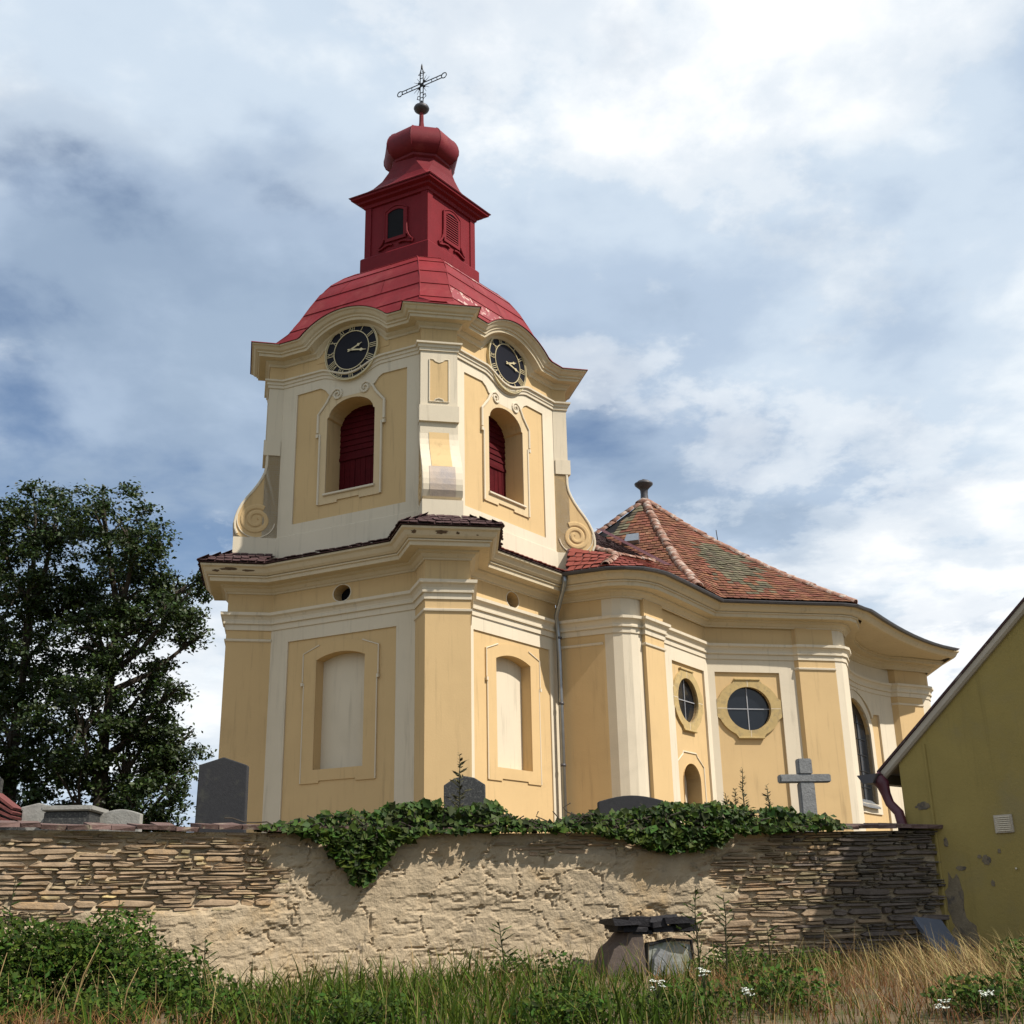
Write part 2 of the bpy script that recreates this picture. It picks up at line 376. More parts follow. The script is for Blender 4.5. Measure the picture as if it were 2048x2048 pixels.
# concave wall arc
w3c = Vector(W3b)-Vector(W3a); w3l = w3c.length; w3t = w3c.normalized(); w3n = Vector((w3t.y, -w3t.x)); SAG = 0.62
W3R = (w3l*w3l/4+SAG*SAG)/(2*SAG); W3C = (Vector(W3a)+Vector(W3b))/2 - w3n*SAG + w3n*W3R
def W3xy(u, d=0.0):
    h = math.asin(w3l/2/W3R); a = -h+2*h*u/w3l
    # angle measured from -n direction at centre
    p = W3C + (-w3n*math.cos(a)+w3t*math.sin(a))*(W3R-d); return p
def PW3(u, z, d=0.0):
    p = W3xy(u, d); return (p.x, p.y, z)
W3PTS = [tuple(W3xy(w3l*k/14)) for k in range(15)]
AX_END = tuple(CC+tB*23.5)
def pathsum(*a):
    o = []
    for q in a: o += q if isinstance(q, list) else [q]
    return o
HALF_N = pathsum(KK, N2, PIER, N5, N6, N7, N8, N10, P3a, P3b, P3r, W3PTS, P4a, P4b, P4r, END)
PATH = pathsum(A0, A1, PL, PR, B0, HALF_N)                       # right hand side, from the west front
BACK = [mir(p) for p in END][::-1] + [mir(p) for p in (P4r[1], P4b, P4a, W3b, W3a, P3b, P3a, N8, N6, N2, KK)]
LEFTB = [(-6.15, 28.30), LO2, LO1]
FULL = PATH + BACK + LEFTB
CBED = pathsum(A0, A1, PL, PR, B0, KK, N2, (2.45, 28.27), (2.70, 28.25), (2.93, 28.31), (3.12, 28.43), (3.32, 28.62), (3.86, 29.42), (5.30, 31.65), (7.8, 32.15), P3b, P3r, (9.66, 33.35), W3PTS[1:-1], (12.6, 38.42), (14.05, 39.18), END) + BACK + LEFTB
def smooth_pts(pts, n):
    ts = np.linspace(0, 1, len(pts)); fx = np.polyfit(ts, [p[0] for p in pts], 3); fy = np.polyfit(ts, [p[1] for p in pts], 3)
    return [(float(np.polyval(fx, t)), float(np.polyval(fy, t))) for t in np.linspace(0, 1, n)]
EARC = smooth_pts([(9.60, 32.85), (10.12, 33.62), (10.65, 34.42), (11.70, 36.05), (13.1, 37.62), (14.19, 38.64)], 12)
CPATH = CBED[:CBED.index(P3r[2])]+EARC+END+BACK+LEFTB

# --- plain wall pieces and pilasters (each segment group a part)
ZB, ZT = 1.6, 8.10
def strip(name, pts, material, z0=ZB, z1=ZT):
    V = [(p[0], p[1], z0) for p in pts]+[(p[0], p[1], z1) for p in pts]; n = len(pts)
    return mesh(name, V, [(i, i+1, i+1+n, i+n) for i in range(n-1)], material, church)
strip('pilaster', [A1, PL, PR, B0], OCHRE)
strip('pilaster', [(-6.15, 28.30), LO2, LO1, A0], OCHRE)
strip('pilaster', [KK, N2, (2.25, 28.36)], OCHRE)
strip('rounded_pier', PIER, CREAM)
strip('pilaster', [PIER[-1], N5, N6, N7], OCHRE)
strip('pilaster', [N10, P3a, P3b], OCHRE)
strip('pilaster_edge', [P3b]+P3r+[W3a], CREAM)
strip('pilaster', [W3b, P4a, P4b], OCHRE)
strip('pilaster_edge', [P4b]+P4r+[END[0]], CREAM)
strip('nave_wall', END+BACK+[LEFTB[0]], OCHRE)
strip('nave_wall', [END[0], END[1]], CREAM)
# necking strips on the pilasters
def necking(pts): sweep('necking', pts, [(0, 7.82), (0.035, 7.84), (0.04, 7.885), (0, 7.90)], CREAM, church)
for g in ([A1, PL, PR, B0], [LEFTB[0], LO2, LO1, A0], [KK, N2], [PIER[-1], N5, N6, N7], [N10, P3a, P3b], [W3b, P4a, P4b]): necking(g)
# --- entablature
BAND = [(0, 8.10), (0.028, 8.105), (0.032, 8.24), (0.075, 8.25), (0.08, 8.295), (0.055, 8.31), (0.065, 8.36), (0.10, 8.42), (0.15, 8.455), (0.155, 8.525), (0.0, 8.56)]
sweep('architrave', FULL, BAND, CREAM, church, closed=True)
FR = 8.55
def frz(pts, material): strip('frieze', pts, material, FR, 9.02)
frz([A1, PL, PR, B0], OCHRE); frz([KK, N2], OCHRE); frz([N2]+PIER, CREAM); frz([PIER[-1], N5, N6, N7, N8, N10, P3a, P3b], OCHRE); frz([P3b]+P3r+[W3a], CREAM)
frz([W3a]+W3PTS[1:], CREAM); frz([W3b, P4a, P4b], OCHRE); frz([P4b]+P4r+END+BACK, OCHRE); frz([BACK[-1]]+LEFTB+[A0], OCHRE)
CORNP = [(0.0, 8.99), (0.035, 9.0), (0.04, 9.035), (0.075, 9.06), (0.12, 9.12), (0.19, 9.15), (0.20, 9.185), (0.43, 9.20), (0.44, 9.29), (0.475, 9.30), (0.48, 9.335), (0.50, 9.35), (0.55, 9.40), (0.60, 9.49), (0.655, 9.53), (0.66, 9.575), (0.30, 9.60)]
sweep('bed_moulding', CBED, CORNP[:11]+[(0.47, 9.338)], CORN, church, closed=True)
sweep('cornice', CPATH, [(.40, 9.341)]+CORNP[11:], CORN, church, closed=True)
so_a = offs(CBED, .45, True)[19:33]; so_b = offs(CPATH, .53, True)[18:18+11]
so_b = [poly for poly in (lambda q: [tuple(np.array([np.interp(t, np.linspace(0, 1, len(q)), [p[0] for p in q]), np.interp(t, np.linspace(0, 1, len(q)), [p[1] for p in q])])) for t in np.linspace(0, 1, len(so_a)+2)])(so_b+[(14.6, 38.5)])]
so_a = so_a+[(12.85, 38.15), (14.3, 38.9)]
mesh('soffit', [(p[0], p[1], 9.336) for p in so_a]+[(p[0], p[1], 9.395) for p in so_b], [(i, i+1, i+1+len(so_a), i+len(so_a)) for i in range(len(so_a)-1)], CORN, church)

def flake(P, u, z, w, h, seed):
    rnd = random.Random(seed); pts = []
    for k in range(16):
        a = 2*PI*k/16; r = rnd.uniform(.6, 1.1); pts.append((u+w*r*math.cos(a), min(9.52, max(9.345, z+h*r*math.sin(a)))))
    def dd(zz): return np.interp(zz, [9.30, 9.35, 9.40, 9.49, 9.53], [.475, .50, .55, .60, .655])+.006
    mesh('flaked_patch', [P(x, zz, float(dd(zz))) for x, zz in pts]+[P(u, z, float(dd(z)))], [(k, (k+1) % 16, 16) for k in range(16)], FLK, church)
FLK = mat('exposed_brick_dust', (0.15, 0.10, 0.065), .95, .3, 14, .6, 30)
PFr = frame(PL, Vector(PR)-Vector(PL)); PLs = frame(LO1, Vector(A0)-Vector(LO1))
for q_ in ((PFr, .30, 9.46, .16, .045, 1), (PFr, .66, 9.45, .04, .03, 2), (PFr, -.30, 9.46, .07, .04, 3), (PFr, 1.1, 9.42, .03, .015, 4), (PLs, .0, 9.46, .22, .035, 5), (PLs, .45, 9.44, .16, .025, 6), (PLs, -.3, 9.42, .12, .03, 7)): flake(*q_)

# --- west front (face A) and tower flank (face B), lower storey
FA = frame(A0, tA); FB = frame(B0, tB)
LA = (Vector(A1)-Vector(A0)).length; LB = (Vector(KK)-Vector(B0)).length
FAU = frame(Vector(A0)-Vector((FA.n.x, FA.n.y))*0.06, tA); FBU = frame(Vector(B0)-Vector((FB.n.x, FB.n.y))*0.06, tB)
def seg_arch(uc, hw, z0, zs, rise, n=10):
    R = (hw*hw+rise*rise)/(2*rise); a = math.degrees(math.asin(hw/R)); cz = zs+rise-R
    return [(uc-hw, z0), (uc+hw, z0)]+arc(uc, cz, R, 90-a, 90+a, n)
def lower_face(P, L, uc, wide):
    pan = rect(uc-1.53, uc+1.53 if wide else uc+1.50, 1.7, 7.78)
    slab('wall_border', P, rect(0, L, ZB, ZT), [pan], -0.3, 0.0, CREAM, church)
    rec = seg_arch(uc, 0.68, 4.72, 7.24, 0.14)
    slab('wall_panel', P, rect(pan[0][0]-.02, pan[1][0]+.02, 1.65, 7.82), [rec], -0.42, -0.035, OCHRE, church)
    w = mesh('blind_window', [P(u, z, -0.30) for u, z in rect(uc-.8, uc+.8, 4.6, 7.5)], [(0, 1, 2, 3)], CREAM, church)
    # eared surround, stepped bottom and top
    out = [(uc-1.03, 4.42), (uc-.5, 4.42), (uc-.5, 4.47), (uc+.5, 4.47), (uc+.5, 4.42), (uc+1.03, 4.42), (uc+1.03, 6.72), (uc+1.075, 6.74), (uc+1.075, 7.43), (uc+.62, 7.60), (uc+.60, 7.57)]
    out += [(uc+.6-1.2*k/8, 7.57+0.09*math.sin(PI*k/8)) for k in range(1, 8)]
    out += [(uc-.60, 7.57), (uc-.62, 7.60), (uc-1.075, 7.43), (uc-1.075, 6.74), (uc-1.03, 6.72)]
    s = slab('surround', P, out, [rec], -0.04, -0.008, OCHRE, w)
    ribbon('moulding', P, [(uc+1.055, 6.76), (uc+1.055, 7.42), (uc+.61, 7.585)], 0.035, -0.02, 0.012, CREAM, w)
    ribbon('moulding', P, [(uc-1.055, 6.76), (uc-1.055, 7.42), (uc-.61, 7.585)], 0.035, -0.02, 0.012, CREAM, w)
    ribbon('moulding', P, [(uc-1.02, 6.72), (uc-1.02, 4.43)], 0.03, -0.02, 0.004, CREAM, w)
    ribbon('moulding', P, [(uc+1.02, 6.72), (uc+1.02, 4.43)], 0.03, -0.02, 0.004, CREAM, w)
    for s_ in (-1, 1):
        MB().box(P, uc+s_*1.055-.03, uc+s_*1.055+.03, 6.66, 6.74, -.02, .03).build('moulding_drop', CREAM, w)
    # round attic hole in the frieze
    R = 0.27; h = [P(uc+R*math.cos(2*PI*k/20), 8.77+R*.82*math.sin(2*PI*k/20), .004) for k in range(20)]
    hi = [P(uc+R*.9*math.cos(2*PI*k/20), 8.77+R*.74*math.sin(2*PI*k/20), .004) for k in range(20)]
    hb = [P(uc+R*.9*math.cos(2*PI*k/20), 8.77+R*.74*math.sin(2*PI*k/20), -0.32) for k in range(20)]
    hole = [(uc+R*.9*math.cos(2*PI*k/20), 8.77+R*.74*math.sin(2*PI*k/20)) for k in range(20)]
    slab('frieze', P, rect(0, L, FR, 9.02), [hole], -.02, 0.0, OCHRE, church)
    v = mesh('attic_opening', h+hi, [(k, (k+1) % 20, 20+(k+1) % 20, 20+k) for k in range(20)], CREAM, church)
    mesh('reveal', hi+hb, [(k, (k+1) % 20, 20+(k+1) % 20, 20+k) for k in range(20)], OCHRE, v)
    mesh('void', hb, [tuple(range(20))], DARK, v)
lower_face(FA, LA, 2.04, True); lower_face(FB, LB, 1.66, False)

# --- belfry storey
def corner(c, o, t): 
    o = Vector(o).normalized(); t = Vector(t).normalized()
    def P(w, z, r):
        q = c+t*w+o*r; return (q.x, q.y, z)
    P.o, P.t = o, t
    return P
oF = Vector((0.20, -0.98)); tF = Vector((0.98, 0.20)); oR = Vector((0.973, 0.229)); tR = Vector((-0.229, 0.973))
CORN4 = [corner(CL, -oR, -tR), corner(CF, oF, tF), corner(CR, oR, tR), corner(CB, -oF, -tF)]
HW = 0.45; RUP = -0.25
def isect(p, d, q, e):
    det = d.x*(-e.y)-d.y*(-e.x); b = q-p; s = (b.x*(-e.y)-b.y*(-e.x))/det; return p+d*s
faces4 = [(CL, tA), (CF, tB), (CR, -tA), (CB, -tB)]
def face_line(i, inset):
    c, t = faces4[i]; n = Vector((t.y, -t.x)); return c-n*inset, t
UP = []      # upper plan path, closed, vertices per corner: in-left, left, right, in-right
for i, P in enumerate(CORN4):
    c = Vector(P(0, 0, 0)[:2]); pl = c+P.t*(-HW)+P.o*RUP; pr = c+P.t*HW+P.o*RUP
    q0, d0 = face_line(i-1, 0.06); q1, d1 = face_line(i, 0.06)
    UP.append([isect(pl, P.o, q0, d0), pl, pr, isect(pr, P.o, q1, d1)])
ZU0, ZU1 = 9.7, 14.54
def eyebrow(du, d=0.0, rise=0.52):
    R = 1.22+1.5*min(max(d, 0.0), .52)
    return max(0.0, math.sqrt(max(R*R-du*du, 0))-(R-rise)) if abs(du) < R else 0.0
def dip(du): 
    a = abs(du)/0.90
    return -0.26*(0.5+0.5*math.cos(PI*a))**0.8 if a < 1 else 0.0
UPATH, UH, UD, seg_u = [], [], [], {}
uCA, uCB = 2.10, 1.60
for i in range(4):
    a, b, c, d = UP[i]; nx = UP[(i+1) % 4][0]
    for p in (a, b, c, d): UPATH.append(tuple(p)); UH.append(9.0); UD.append(0)
    L = (nx-d).length; t = (nx-d)/L
    ref = Vector(A0) if i == 0 else Vector(B0)
    uc = ((ref+tA*uCA)-d).dot(t) if i == 0 else (((ref+tB*uCB)-d).dot(t) if i == 1 else L/2)
    for k in range(41):
        u = uc-1.45+2.9*k/40
        if 0.05 < u < L-0.05:
            q = d+t*u; UPATH.append(tuple(q)); UH.append(u-uc); UD.append(dip(u-uc))
for i in range(4):
    a, b, c, d = UP[i]
    strip('belfry_pilaster', [a, b, c, d], CREAM, 10.0, 14.56)
def upper_face(P, i, uc, front):
    d = UP[i][3]; nx = UP[(i+1) % 4][0]; o = Vector((P.o.x, P.o.y)); t = Vector((P.t.x, P.t.y))
    u0 = (d-o).dot(t); u1 = (nx-o).dot(t)
    a, b = uc-1.68, uc+1.64
    pan = [(a, 10.76), (b, 10.76), (b, 14.27), (uc+.93, 14.27), (uc+.80, 14.20), (uc+.70, 14.07), (uc+.60, 14.02)]
    pan += [(uc+.45, 13.9), (uc-.45, 13.9)] + [(uc-.60, 14.02), (uc-.70, 14.07), (uc-.80, 14.20), (uc-.95, 14.29), (a, 14.27)]
    slab('belfry_wall', P, [(u0, ZU0), (u1, ZU0), (u1, 14.56), (u0, 14.56)], [pan], -0.3, 0.0, CREAM, church)
    win = [(uc-.715, 11.38), (uc+.715, 11.38), (uc+.715, 13.40)] + arc(uc, 13.40, .67, 4, 176, 14, .43) + [(uc-.715, 13.40)]
    slab('belfry_panel', P, rect(a-.02, b+.02, 10.7, 14.35), [win], -0.40, -0.035, OCHRE, church)
    out = [(uc-.93, 11.12), (uc-.35, 11.12), (uc-.35, 11.18), (uc+.30, 11.18), (uc+.30, 11.12), (uc+.95, 11.12), (uc+.95, 13.0), (uc+1.02, 13.02), (uc+1.02, 13.55),
           (uc+.62, 13.98), (uc+.45, 14.1), (uc-.45, 14.1), (uc-.62, 13.98), (uc-1.02, 13.55), (uc-1.02, 13.02), (uc-.95, 13.0)]
    s = slab('belfry_surround', P, out, [win], -0.04, -0.002, OCHRL, church)
    ribbon('moulding', P, [(uc-.92, 13.0), (uc-.92, 11.13)], .05, -.01, .03, CREAM, s)
    ribbon('moulding', P, [(uc+.92, 13.0), (uc+.92, 11.13)], .05, -.01, .03, CREAM, s)
    ribbon('sill', P, [(uc-.75, 11.36), (uc+.75, 11.36)], .07, -.03, .05, CREAM, s)
    for sg in (-1, 1):
        path = [(uc+sg*.99, 13.05), (uc+sg*.99, 13.55), (uc+sg*.86, 13.70), (uc+sg*.74, 13.84), (uc+sg*.66, 13.98), (uc+sg*.57, 14.10), (uc+sg*.45, 14.16)]
        for k in range(1, 20):
            an = math.radians(k*27); r = .15*(1-k/25); path.append((uc+sg*(.42-r*math.sin(an)), 14.0+r*math.cos(an)))
        ribbon('scroll', P, path, .055, -.01, .035, CREAM, s, lambda f: 1.15-.6*max(0, f-.35))
        MB().box(P, uc+sg*.99-.035, uc+sg*.99+.035, 12.93, 13.02, -.02, .035).build('moulding_drop', CREAM, s)
    # deep reveal and timber shutter
    rev = [P(u, z, -0.40) for u, z in win]; fr = [P(u, z, -0.75) for u, z in win]; n = len(win)
    mesh('reveal', rev+fr, [(k, (k+1) % n, n+(k+1) % n, n+k) for k in range(n)], OCHRE, s)
    sh = MB().box(P, uc-.75, uc+.75, 11.3, 13.9, -0.72, -0.60).build('shutter', REDS, church)
    for k in range(9):
        b_ = MB(); u = uc-.715+k*.159; b_.box(P, u+.006, u+.153, 11.3, 12.42, -.60, -.585+random.uniform(-.008, .008)); b_.build('board', REDS, sh)
    for k in range(9):
        z = 12.50+k*.155; z2 = z+.15
        V = [P(uc-.73, z, -.57), P(uc+.73, z, -.57), P(uc+.73, z2, -.595), P(uc-.73, z2, -.595), P(uc-.73, z, -.60), P(uc+.73, z, -.60)]
        mesh('board', V, [(0, 1, 2, 3), (0, 4, 5, 1)], REDS, sh)
    MB().box(P, uc-.73, uc+.73, 12.42, 12.50, -.60, -.555).build('rail', REDS, sh)
upper_face(FAU, 0, uCA, True); upper_face(FBU, 1, uCB, True)
for i in (2, 3):
    strip('belfry_wall', [UP[i][3], UP[(i+1) % 4][0]], OCHRE, ZU0, 14.56)
# base course line of the belfry
BASEL = [(0.0, 10.40), (0.02, 10.41), (0.022, 10.47), (0.0, 10.49)]
for i in range(4): sweep('belfry_base', [tuple(UP[i][3]), tuple(UP[(i+1) % 4][0])], [(0.0, 9.75), (0.03, 9.76), (0.03, 10.47), (0.0, 10.49)], CREAM, church)
UBAND = [(0, 14.54), (0.03, 14.545), (0.035, 14.62), (0.06, 14.63), (0.065, 14.70), (0.11, 14.715), (0.115, 14.76), (0.0, 14.78)]
sweep('belfry_architrave', UPATH, UBAND, CREAM, church, closed=True, hfun=lambda i, d: UD[i])
sweep('belfry_frieze', UPATH, [(0, 14.56), (0, 15.3)], OCHRE, church, closed=True)
UC = [(0.0, 15.14), (0.03, 15.15), (0.045, 15.20), (0.11, 15.25), (0.125, 15.285), (0.30, 15.30), (0.31, 15.37), (0.345, 15.38), (0.35, 15.42), (0.40, 15.45), (0.45, 15.52), (0.49, 15.54), (0.495, 15.575)]
sweep('belfry_cornice', UPATH, UC, CORN, church, closed=True, hfun=lambda i, d: eyebrow(UH[i], d))
FLP = [(0.50, 15.572), (0.525, 15.576), (0.52, 15.595), (.42, 15.61), (.25, 15.655), (.08, 15.75), (-.05, 15.85), (-.2, 15.95), (-.75, 16.0)]
FLZ = dict(FLP)
sweep('cornice_flashing', UPATH, FLP, REDM, church, closed=True, hfun=lambda i, d: max(0.0, (15.60 if d < .52 else FLZ[d])+eyebrow(UH[i], .52)+.02*(.52-d)-FLZ[d]))
# tympanum filling the eyebrow behind the clock
for P, uc in ((FAU, uCA), (FBU, uCB)):
    pts = [(uc-1.1, 15.0), (uc+1.1, 15.0)]+[(uc+1.1-2.2*k/30, 15.16+eyebrow(1.1-2.2*k/30)) for k in range(31)]
    slab('tympanum', P, pts, [], -.2, .004, OCHRE, church)
WEATH = mat('rain_worn_plaster', (0.56, 0.45, 0.36), .9, .12, 3, .4, 25, col2=(.40, .35, .33), mix_scale=1.6, mix_lo=.45, mix_hi=.7, streak=True)
# consoles at the four corners
PROF = [(-0.75, 10.45), (0.24, 10.47), (0.38, 10.56), (0.44, 10.70), (0.45, 10.84), (0.43, 10.98), (0.38, 11.15), (0.30, 11.33), (0.18, 11.52), (0.04, 11.71), (-0.08, 11.90), (-0.16, 12.05), (-0.225, 12.22), (-0.255, 12.40), (-0.26, 12.68), (-0.75, 12.68)]
for ci, P in enumerate(CORN4):
    V = [P(-HW, z, r) for r, z in PROF]+[P(HW, z, r) for r, z in PROF]; n = len(PROF)
    F = [tuple(range(n)), tuple(range(2*n-1, n-1, -1))]+[(i, i+n, (i+1) % n+n, (i+1) % n) for i in range(n)]
    c = mesh('console', V, F, [OCHRE, CREAM], church, mi=[0, 0]+[1]*n)
    MB().box(P, -HW-.02, HW+.02, 9.6, 10.47, -.75, .43).build('console_base', CREAM, church)
    MB().box(P, -HW-.03, HW+.03, 12.67, 13.08, -.60, -.185).build('console_block', CREAM, church)
    # edge fillets + volute on each side
    for sg in (-1, 1):
        def PS(r, z, d, sg=sg, P=P): return P(sg*(HW+d), z, r)
        ribbon('edge_fillet', PS, [(r-.035, z) for r, z in PROF[2:15]], .06, -.01, .022, CREAM, c)
        sp = []
        for k in range(48):
            an = math.radians(120-k*15.5); rr_ = .375*(1-k/58); sp.append((-0.10+rr_*math.cos(an)*1.0, 10.93+rr_*math.sin(an)*.98))
        ribbon('volute', PS, sp, .125, -.01, .022, OCHRE, c, lambda f: 1-.35*f)
        ribbon('volute', PS, arc(-0.10, 10.93, .465, -170, 10, 16), .03, -.01, .02, CREAM, c)
    # sunk ochre panel on the curved front
    fp = [q for q in PROF if 11.3 < q[1] < 12.5]
    V, F = [], []
    for k, (r, z) in enumerate(fp): V += [P(-.24, z, r+.012), P(.24, z, r+.012)]
    F = [(2*k, 2*k+1, 2*k+3, 2*k+2) for k in range(len(fp)-1)]
    mesh('front_panel', V, F, OCHRE, c)
    fp = [q for q in PROF[1:] if 10.5 < q[1] < 11.35]
    V = []
    for k, (r, z) in enumerate(fp): V += [P(-.30, z, r+.010), P(.30, z, r+.010)]
    mesh('weathered_front', V, [(2*k, 2*k+1, 2*k+3, 2*k+2) for k in range(len(fp)-1)], WEATH, c)
    pp = [(-.235, 13.2)]+[(-.12, 13.2), (-.09, 13.26), (0, 13.29), (.09, 13.26), (.12, 13.2)]+[(.235, 13.2), (.235, 14.32), (.14, 14.32)]+[(.09, 14.27), (0, 14.235), (-.09, 14.27)]+[(-.14, 14.32), (-.235, 14.32)]
    def PF(u, z, d, P=P): return P(u, z, RUP+d)
    slab('pilaster_panel', PF, pp, [], -.01, .008, OCHRE, church)
    ribbon('panel_moulding', PF, pp[:1]+pp[6:8]+[pp[8]]+pp[9:12]+pp[12:]+pp[:7], .03, -.01, .024, CREAM, church)
# clocks
def numeral(txt, P, uc, zc, ang, r, h):
    b = MB(); adv = {'I': .05, 'V': .095, 'X': .095}; w = sum(adv[c] for c in txt); x = -w/2
    ca, sa = math.cos(ang), math.sin(ang)
    def Q(lx, ly, d):           # lx tangential, ly radial outwards
        R = r+ly; return P(uc+R*sa+lx*ca, zc+R*ca-lx*sa, d)
    def bar(x0, y0, x1, y1, t):
        dx, dy = x1-x0, y1-y0; l = math.hypot(dx, dy); nx, ny = -dy/l*t/2, dx/l*t/2
        pts = [(x0+nx, y0+ny), (x0-nx, y0-ny), (x1-nx, y1-ny), (x1+nx, y1+ny)]
        V = [Q(px, py, .085) for px, py in pts]+[Q(px, py, .07) for px, py in pts]
        b.add(V, [(0, 1, 2, 3), (4, 7, 6, 5), (0, 4, 5, 1), (1, 5, 6, 2), (2, 6, 7, 3), (3, 7, 4, 0)])
    for c in txt:
        a = adv[c]
        if c == 'I': bar(x+a/2, -h/2, x+a/2, h/2, .015)
        if c == 'V': bar(x+.012, h/2, x+a/2, -h/2, .016); bar(x+a-.012, h/2, x+a/2, -h/2, .009)
        if c == 'X': bar(x+.012, h/2, x+a-.012, -h/2, .016); bar(x+a-.012, h/2, x+.012, -h/2, .009)
        x += a
    return b
def ring_mesh(P, uc, zc, r0, r1, d0, d1, n=48):
    V, F = [], []
    for k in range(n):
        a = 2*PI*k/n; c, s_ = math.cos(a), math.sin(a)
        V += [P(uc+r0*c, zc+r0*s_, d0), P(uc+r0*c, zc+r0*s_, d1), P(uc+r1*c, zc+r1*s_, d1), P(uc+r1*c, zc+r1*s_, d0)]
    for k in range(n):
        j = (k+1) % n
        for q in range(3): F.append((k*4+q, k*4+q+1, j*4+q+1, j*4+q))
    return V, F
CR_ = 0.79
def clock(P, uc, zc):
    n = 48
    V = [P(uc+CR_*math.cos(2*PI*k/n), zc+CR_*math.sin(2*PI*k/n), d) for d in (-.05, .07) for k in range(n)]
    c = mesh('clock', V, [tuple(range(n, 2*n))]+[(k, (k+1) % n, n+(k+1) % n, n+k) for k in range(n)], BLACKE, church)
    for (r0, r1, d1, mt, nm) in ((CR_-.030, CR_-.015, .09, GILT, 'ring'), (CR_-.27, CR_-.25, .09, GILT, 'ring'), (CR_+.0, CR_+.02, .10, GILT, 'bezel')):
        V, F = ring_mesh(P, uc, zc, r0, r1, -.05 if nm == 'bezel' else .06, d1); mesh(nm, V, F, mt, c)
    for k, t in enumerate(['XII', 'I', 'II', 'III', 'IIII', 'V', 'VI', 'VII', 'VIII', 'IX', 'X', 'XI']):
        numeral(t, P, uc, zc, k*PI/6, CR_-.145, .19).build('numeral', GILT, c)
    for ang, l in ((math.radians(360*(2+17/60)/12), .36), (math.radians(17*6), .48)):
        ca, sa = math.cos(ang), math.sin(ang)
        pr = [(-.10, .012), (0, .024), (l*.55, .016), (l*.68, .045), (l*.8, .012), (l, .004)]
        V = [P(uc+y*sa+x*s_*ca, zc+y*ca-x*s_*sa, .11) for s_ in (-1, 1) for y, x in pr]; k = len(pr)
        mesh('hand', V, [(i, i+1, i+1+k, i+k) for i in range(k-1)], GILT, c)
clock(FAU, uCA+.02, 15.10); clock(FBU, uCB+.02, 15.12)

# --- tower roof: bell shaped, sheet metal panels
RINGS = [(.935, .975, 15.90), (.845, .945, 16.15), (.775, .865, 16.60), (.715, .80, 17.05), (.655, .74, 17.45), (.585, .665, 17.80), (.505, .58, 18.06), (.43, .50, 18.24), (.36, .425, 18.36)]
def ring_pts(g, f):
    out = []
    cs = [CL, CF, CR, CB]
    for i in range(4):
        c = CC+(cs[i]-CC)*g; P = CORN4[i]
        p0, d0 = CC+(faces4[i-1][0]-CC)*f, faces4[i-1][1]; p1, d1 = CC+(faces4[i][0]-CC)*f, faces4[i][1]
        out += [isect(c, P.t, p0, d0), isect(c, P.t, p1, d1)]
    return out
RP = [ring_pts(g, f) for g, f, z in RINGS]
core = []
V = [(p.x, p.y, RINGS[k][2]-.03) for k, r in enumerate(RP) for p in (CC+(q-CC)*.985 for q in r)]
F = [(k*8+i, k*8+(i+1) % 8, (k+1)*8+(i+1) % 8, (k+1)*8+i) for k in range(len(RP)-1) for i in range(8)]
troof = mesh('tower_roof', V, F, REDM, church)
def rp(s, i, w):     # s in ring index, i facet, w along facet 0..1
    k = min(int(s), len(RP)-2); f = s-k
    a = RP[k][i].lerp(RP[k][(i+1) % 8], w); b = RP[k+1][i].lerp(RP[k+1][(i+1) % 8], w)
    p = a.lerp(b, f); return Vector((p.x, p.y, RINGS[k][2]*(1-f)+RINGS[k+1][2]*f))
COURSES = [0.0, 1.2, 2.4, 3.6, 4.9, 6.3, 8.0]
for i in range(8):
    cornerf = (i % 2 == 0)
    for k in range(len(COURSES)-1):
        s0, s1 = COURSES[k], min(COURSES[k+1]+.07, 8.0)
        ncol = 1 if cornerf else 2
        cuts = [0.0, 1.0] if ncol == 1 else [0.0, (0.30 if k % 2 else 0.62)+random.uniform(-.06, .06), 1.0]
        for c in range(ncol):
            w0, w1 = cuts[c]+(.002 if c else 0), cuts[c+1]-(.002 if c < ncol-1 else 0)
            V, F = [], []; ns = 5
            out = Vector((faces4[i//2][1].y, -faces4[i//2][1].x, .5)) if not cornerf else Vector((CORN4[i//2].o.x, CORN4[i//2].o.y, .5))
            out.normalize()
            for q in range(ns+1):
                s_ = s0+(s1-s0)*q/ns; l = .020*(1-q/ns)+.004
                V += [rp(s_, i, w0)+out*l, rp(s_, i, w1)+out*l]
            V += [rp(s0, i, w0)-out*.01, rp(s0, i, w1)-out*.01]
            F = [(2*q, 2*q+1, 2*q+3, 2*q+2) for q in range(ns)]+[(0, 2*ns+2, 2*ns+3, 1)]
            mesh('metal_sheet', V, F, REDP if (cornerf and k == 5) or (i == 3 and k in (1, 4)) else REDM, troof)
    # hip seams
    V = [rp(s_/2, i, 0.0)+Vector((0, 0, .012)) for s_ in range(0, 17)]
    tube('hip_seam', V, .018, REDM, troof, 6)

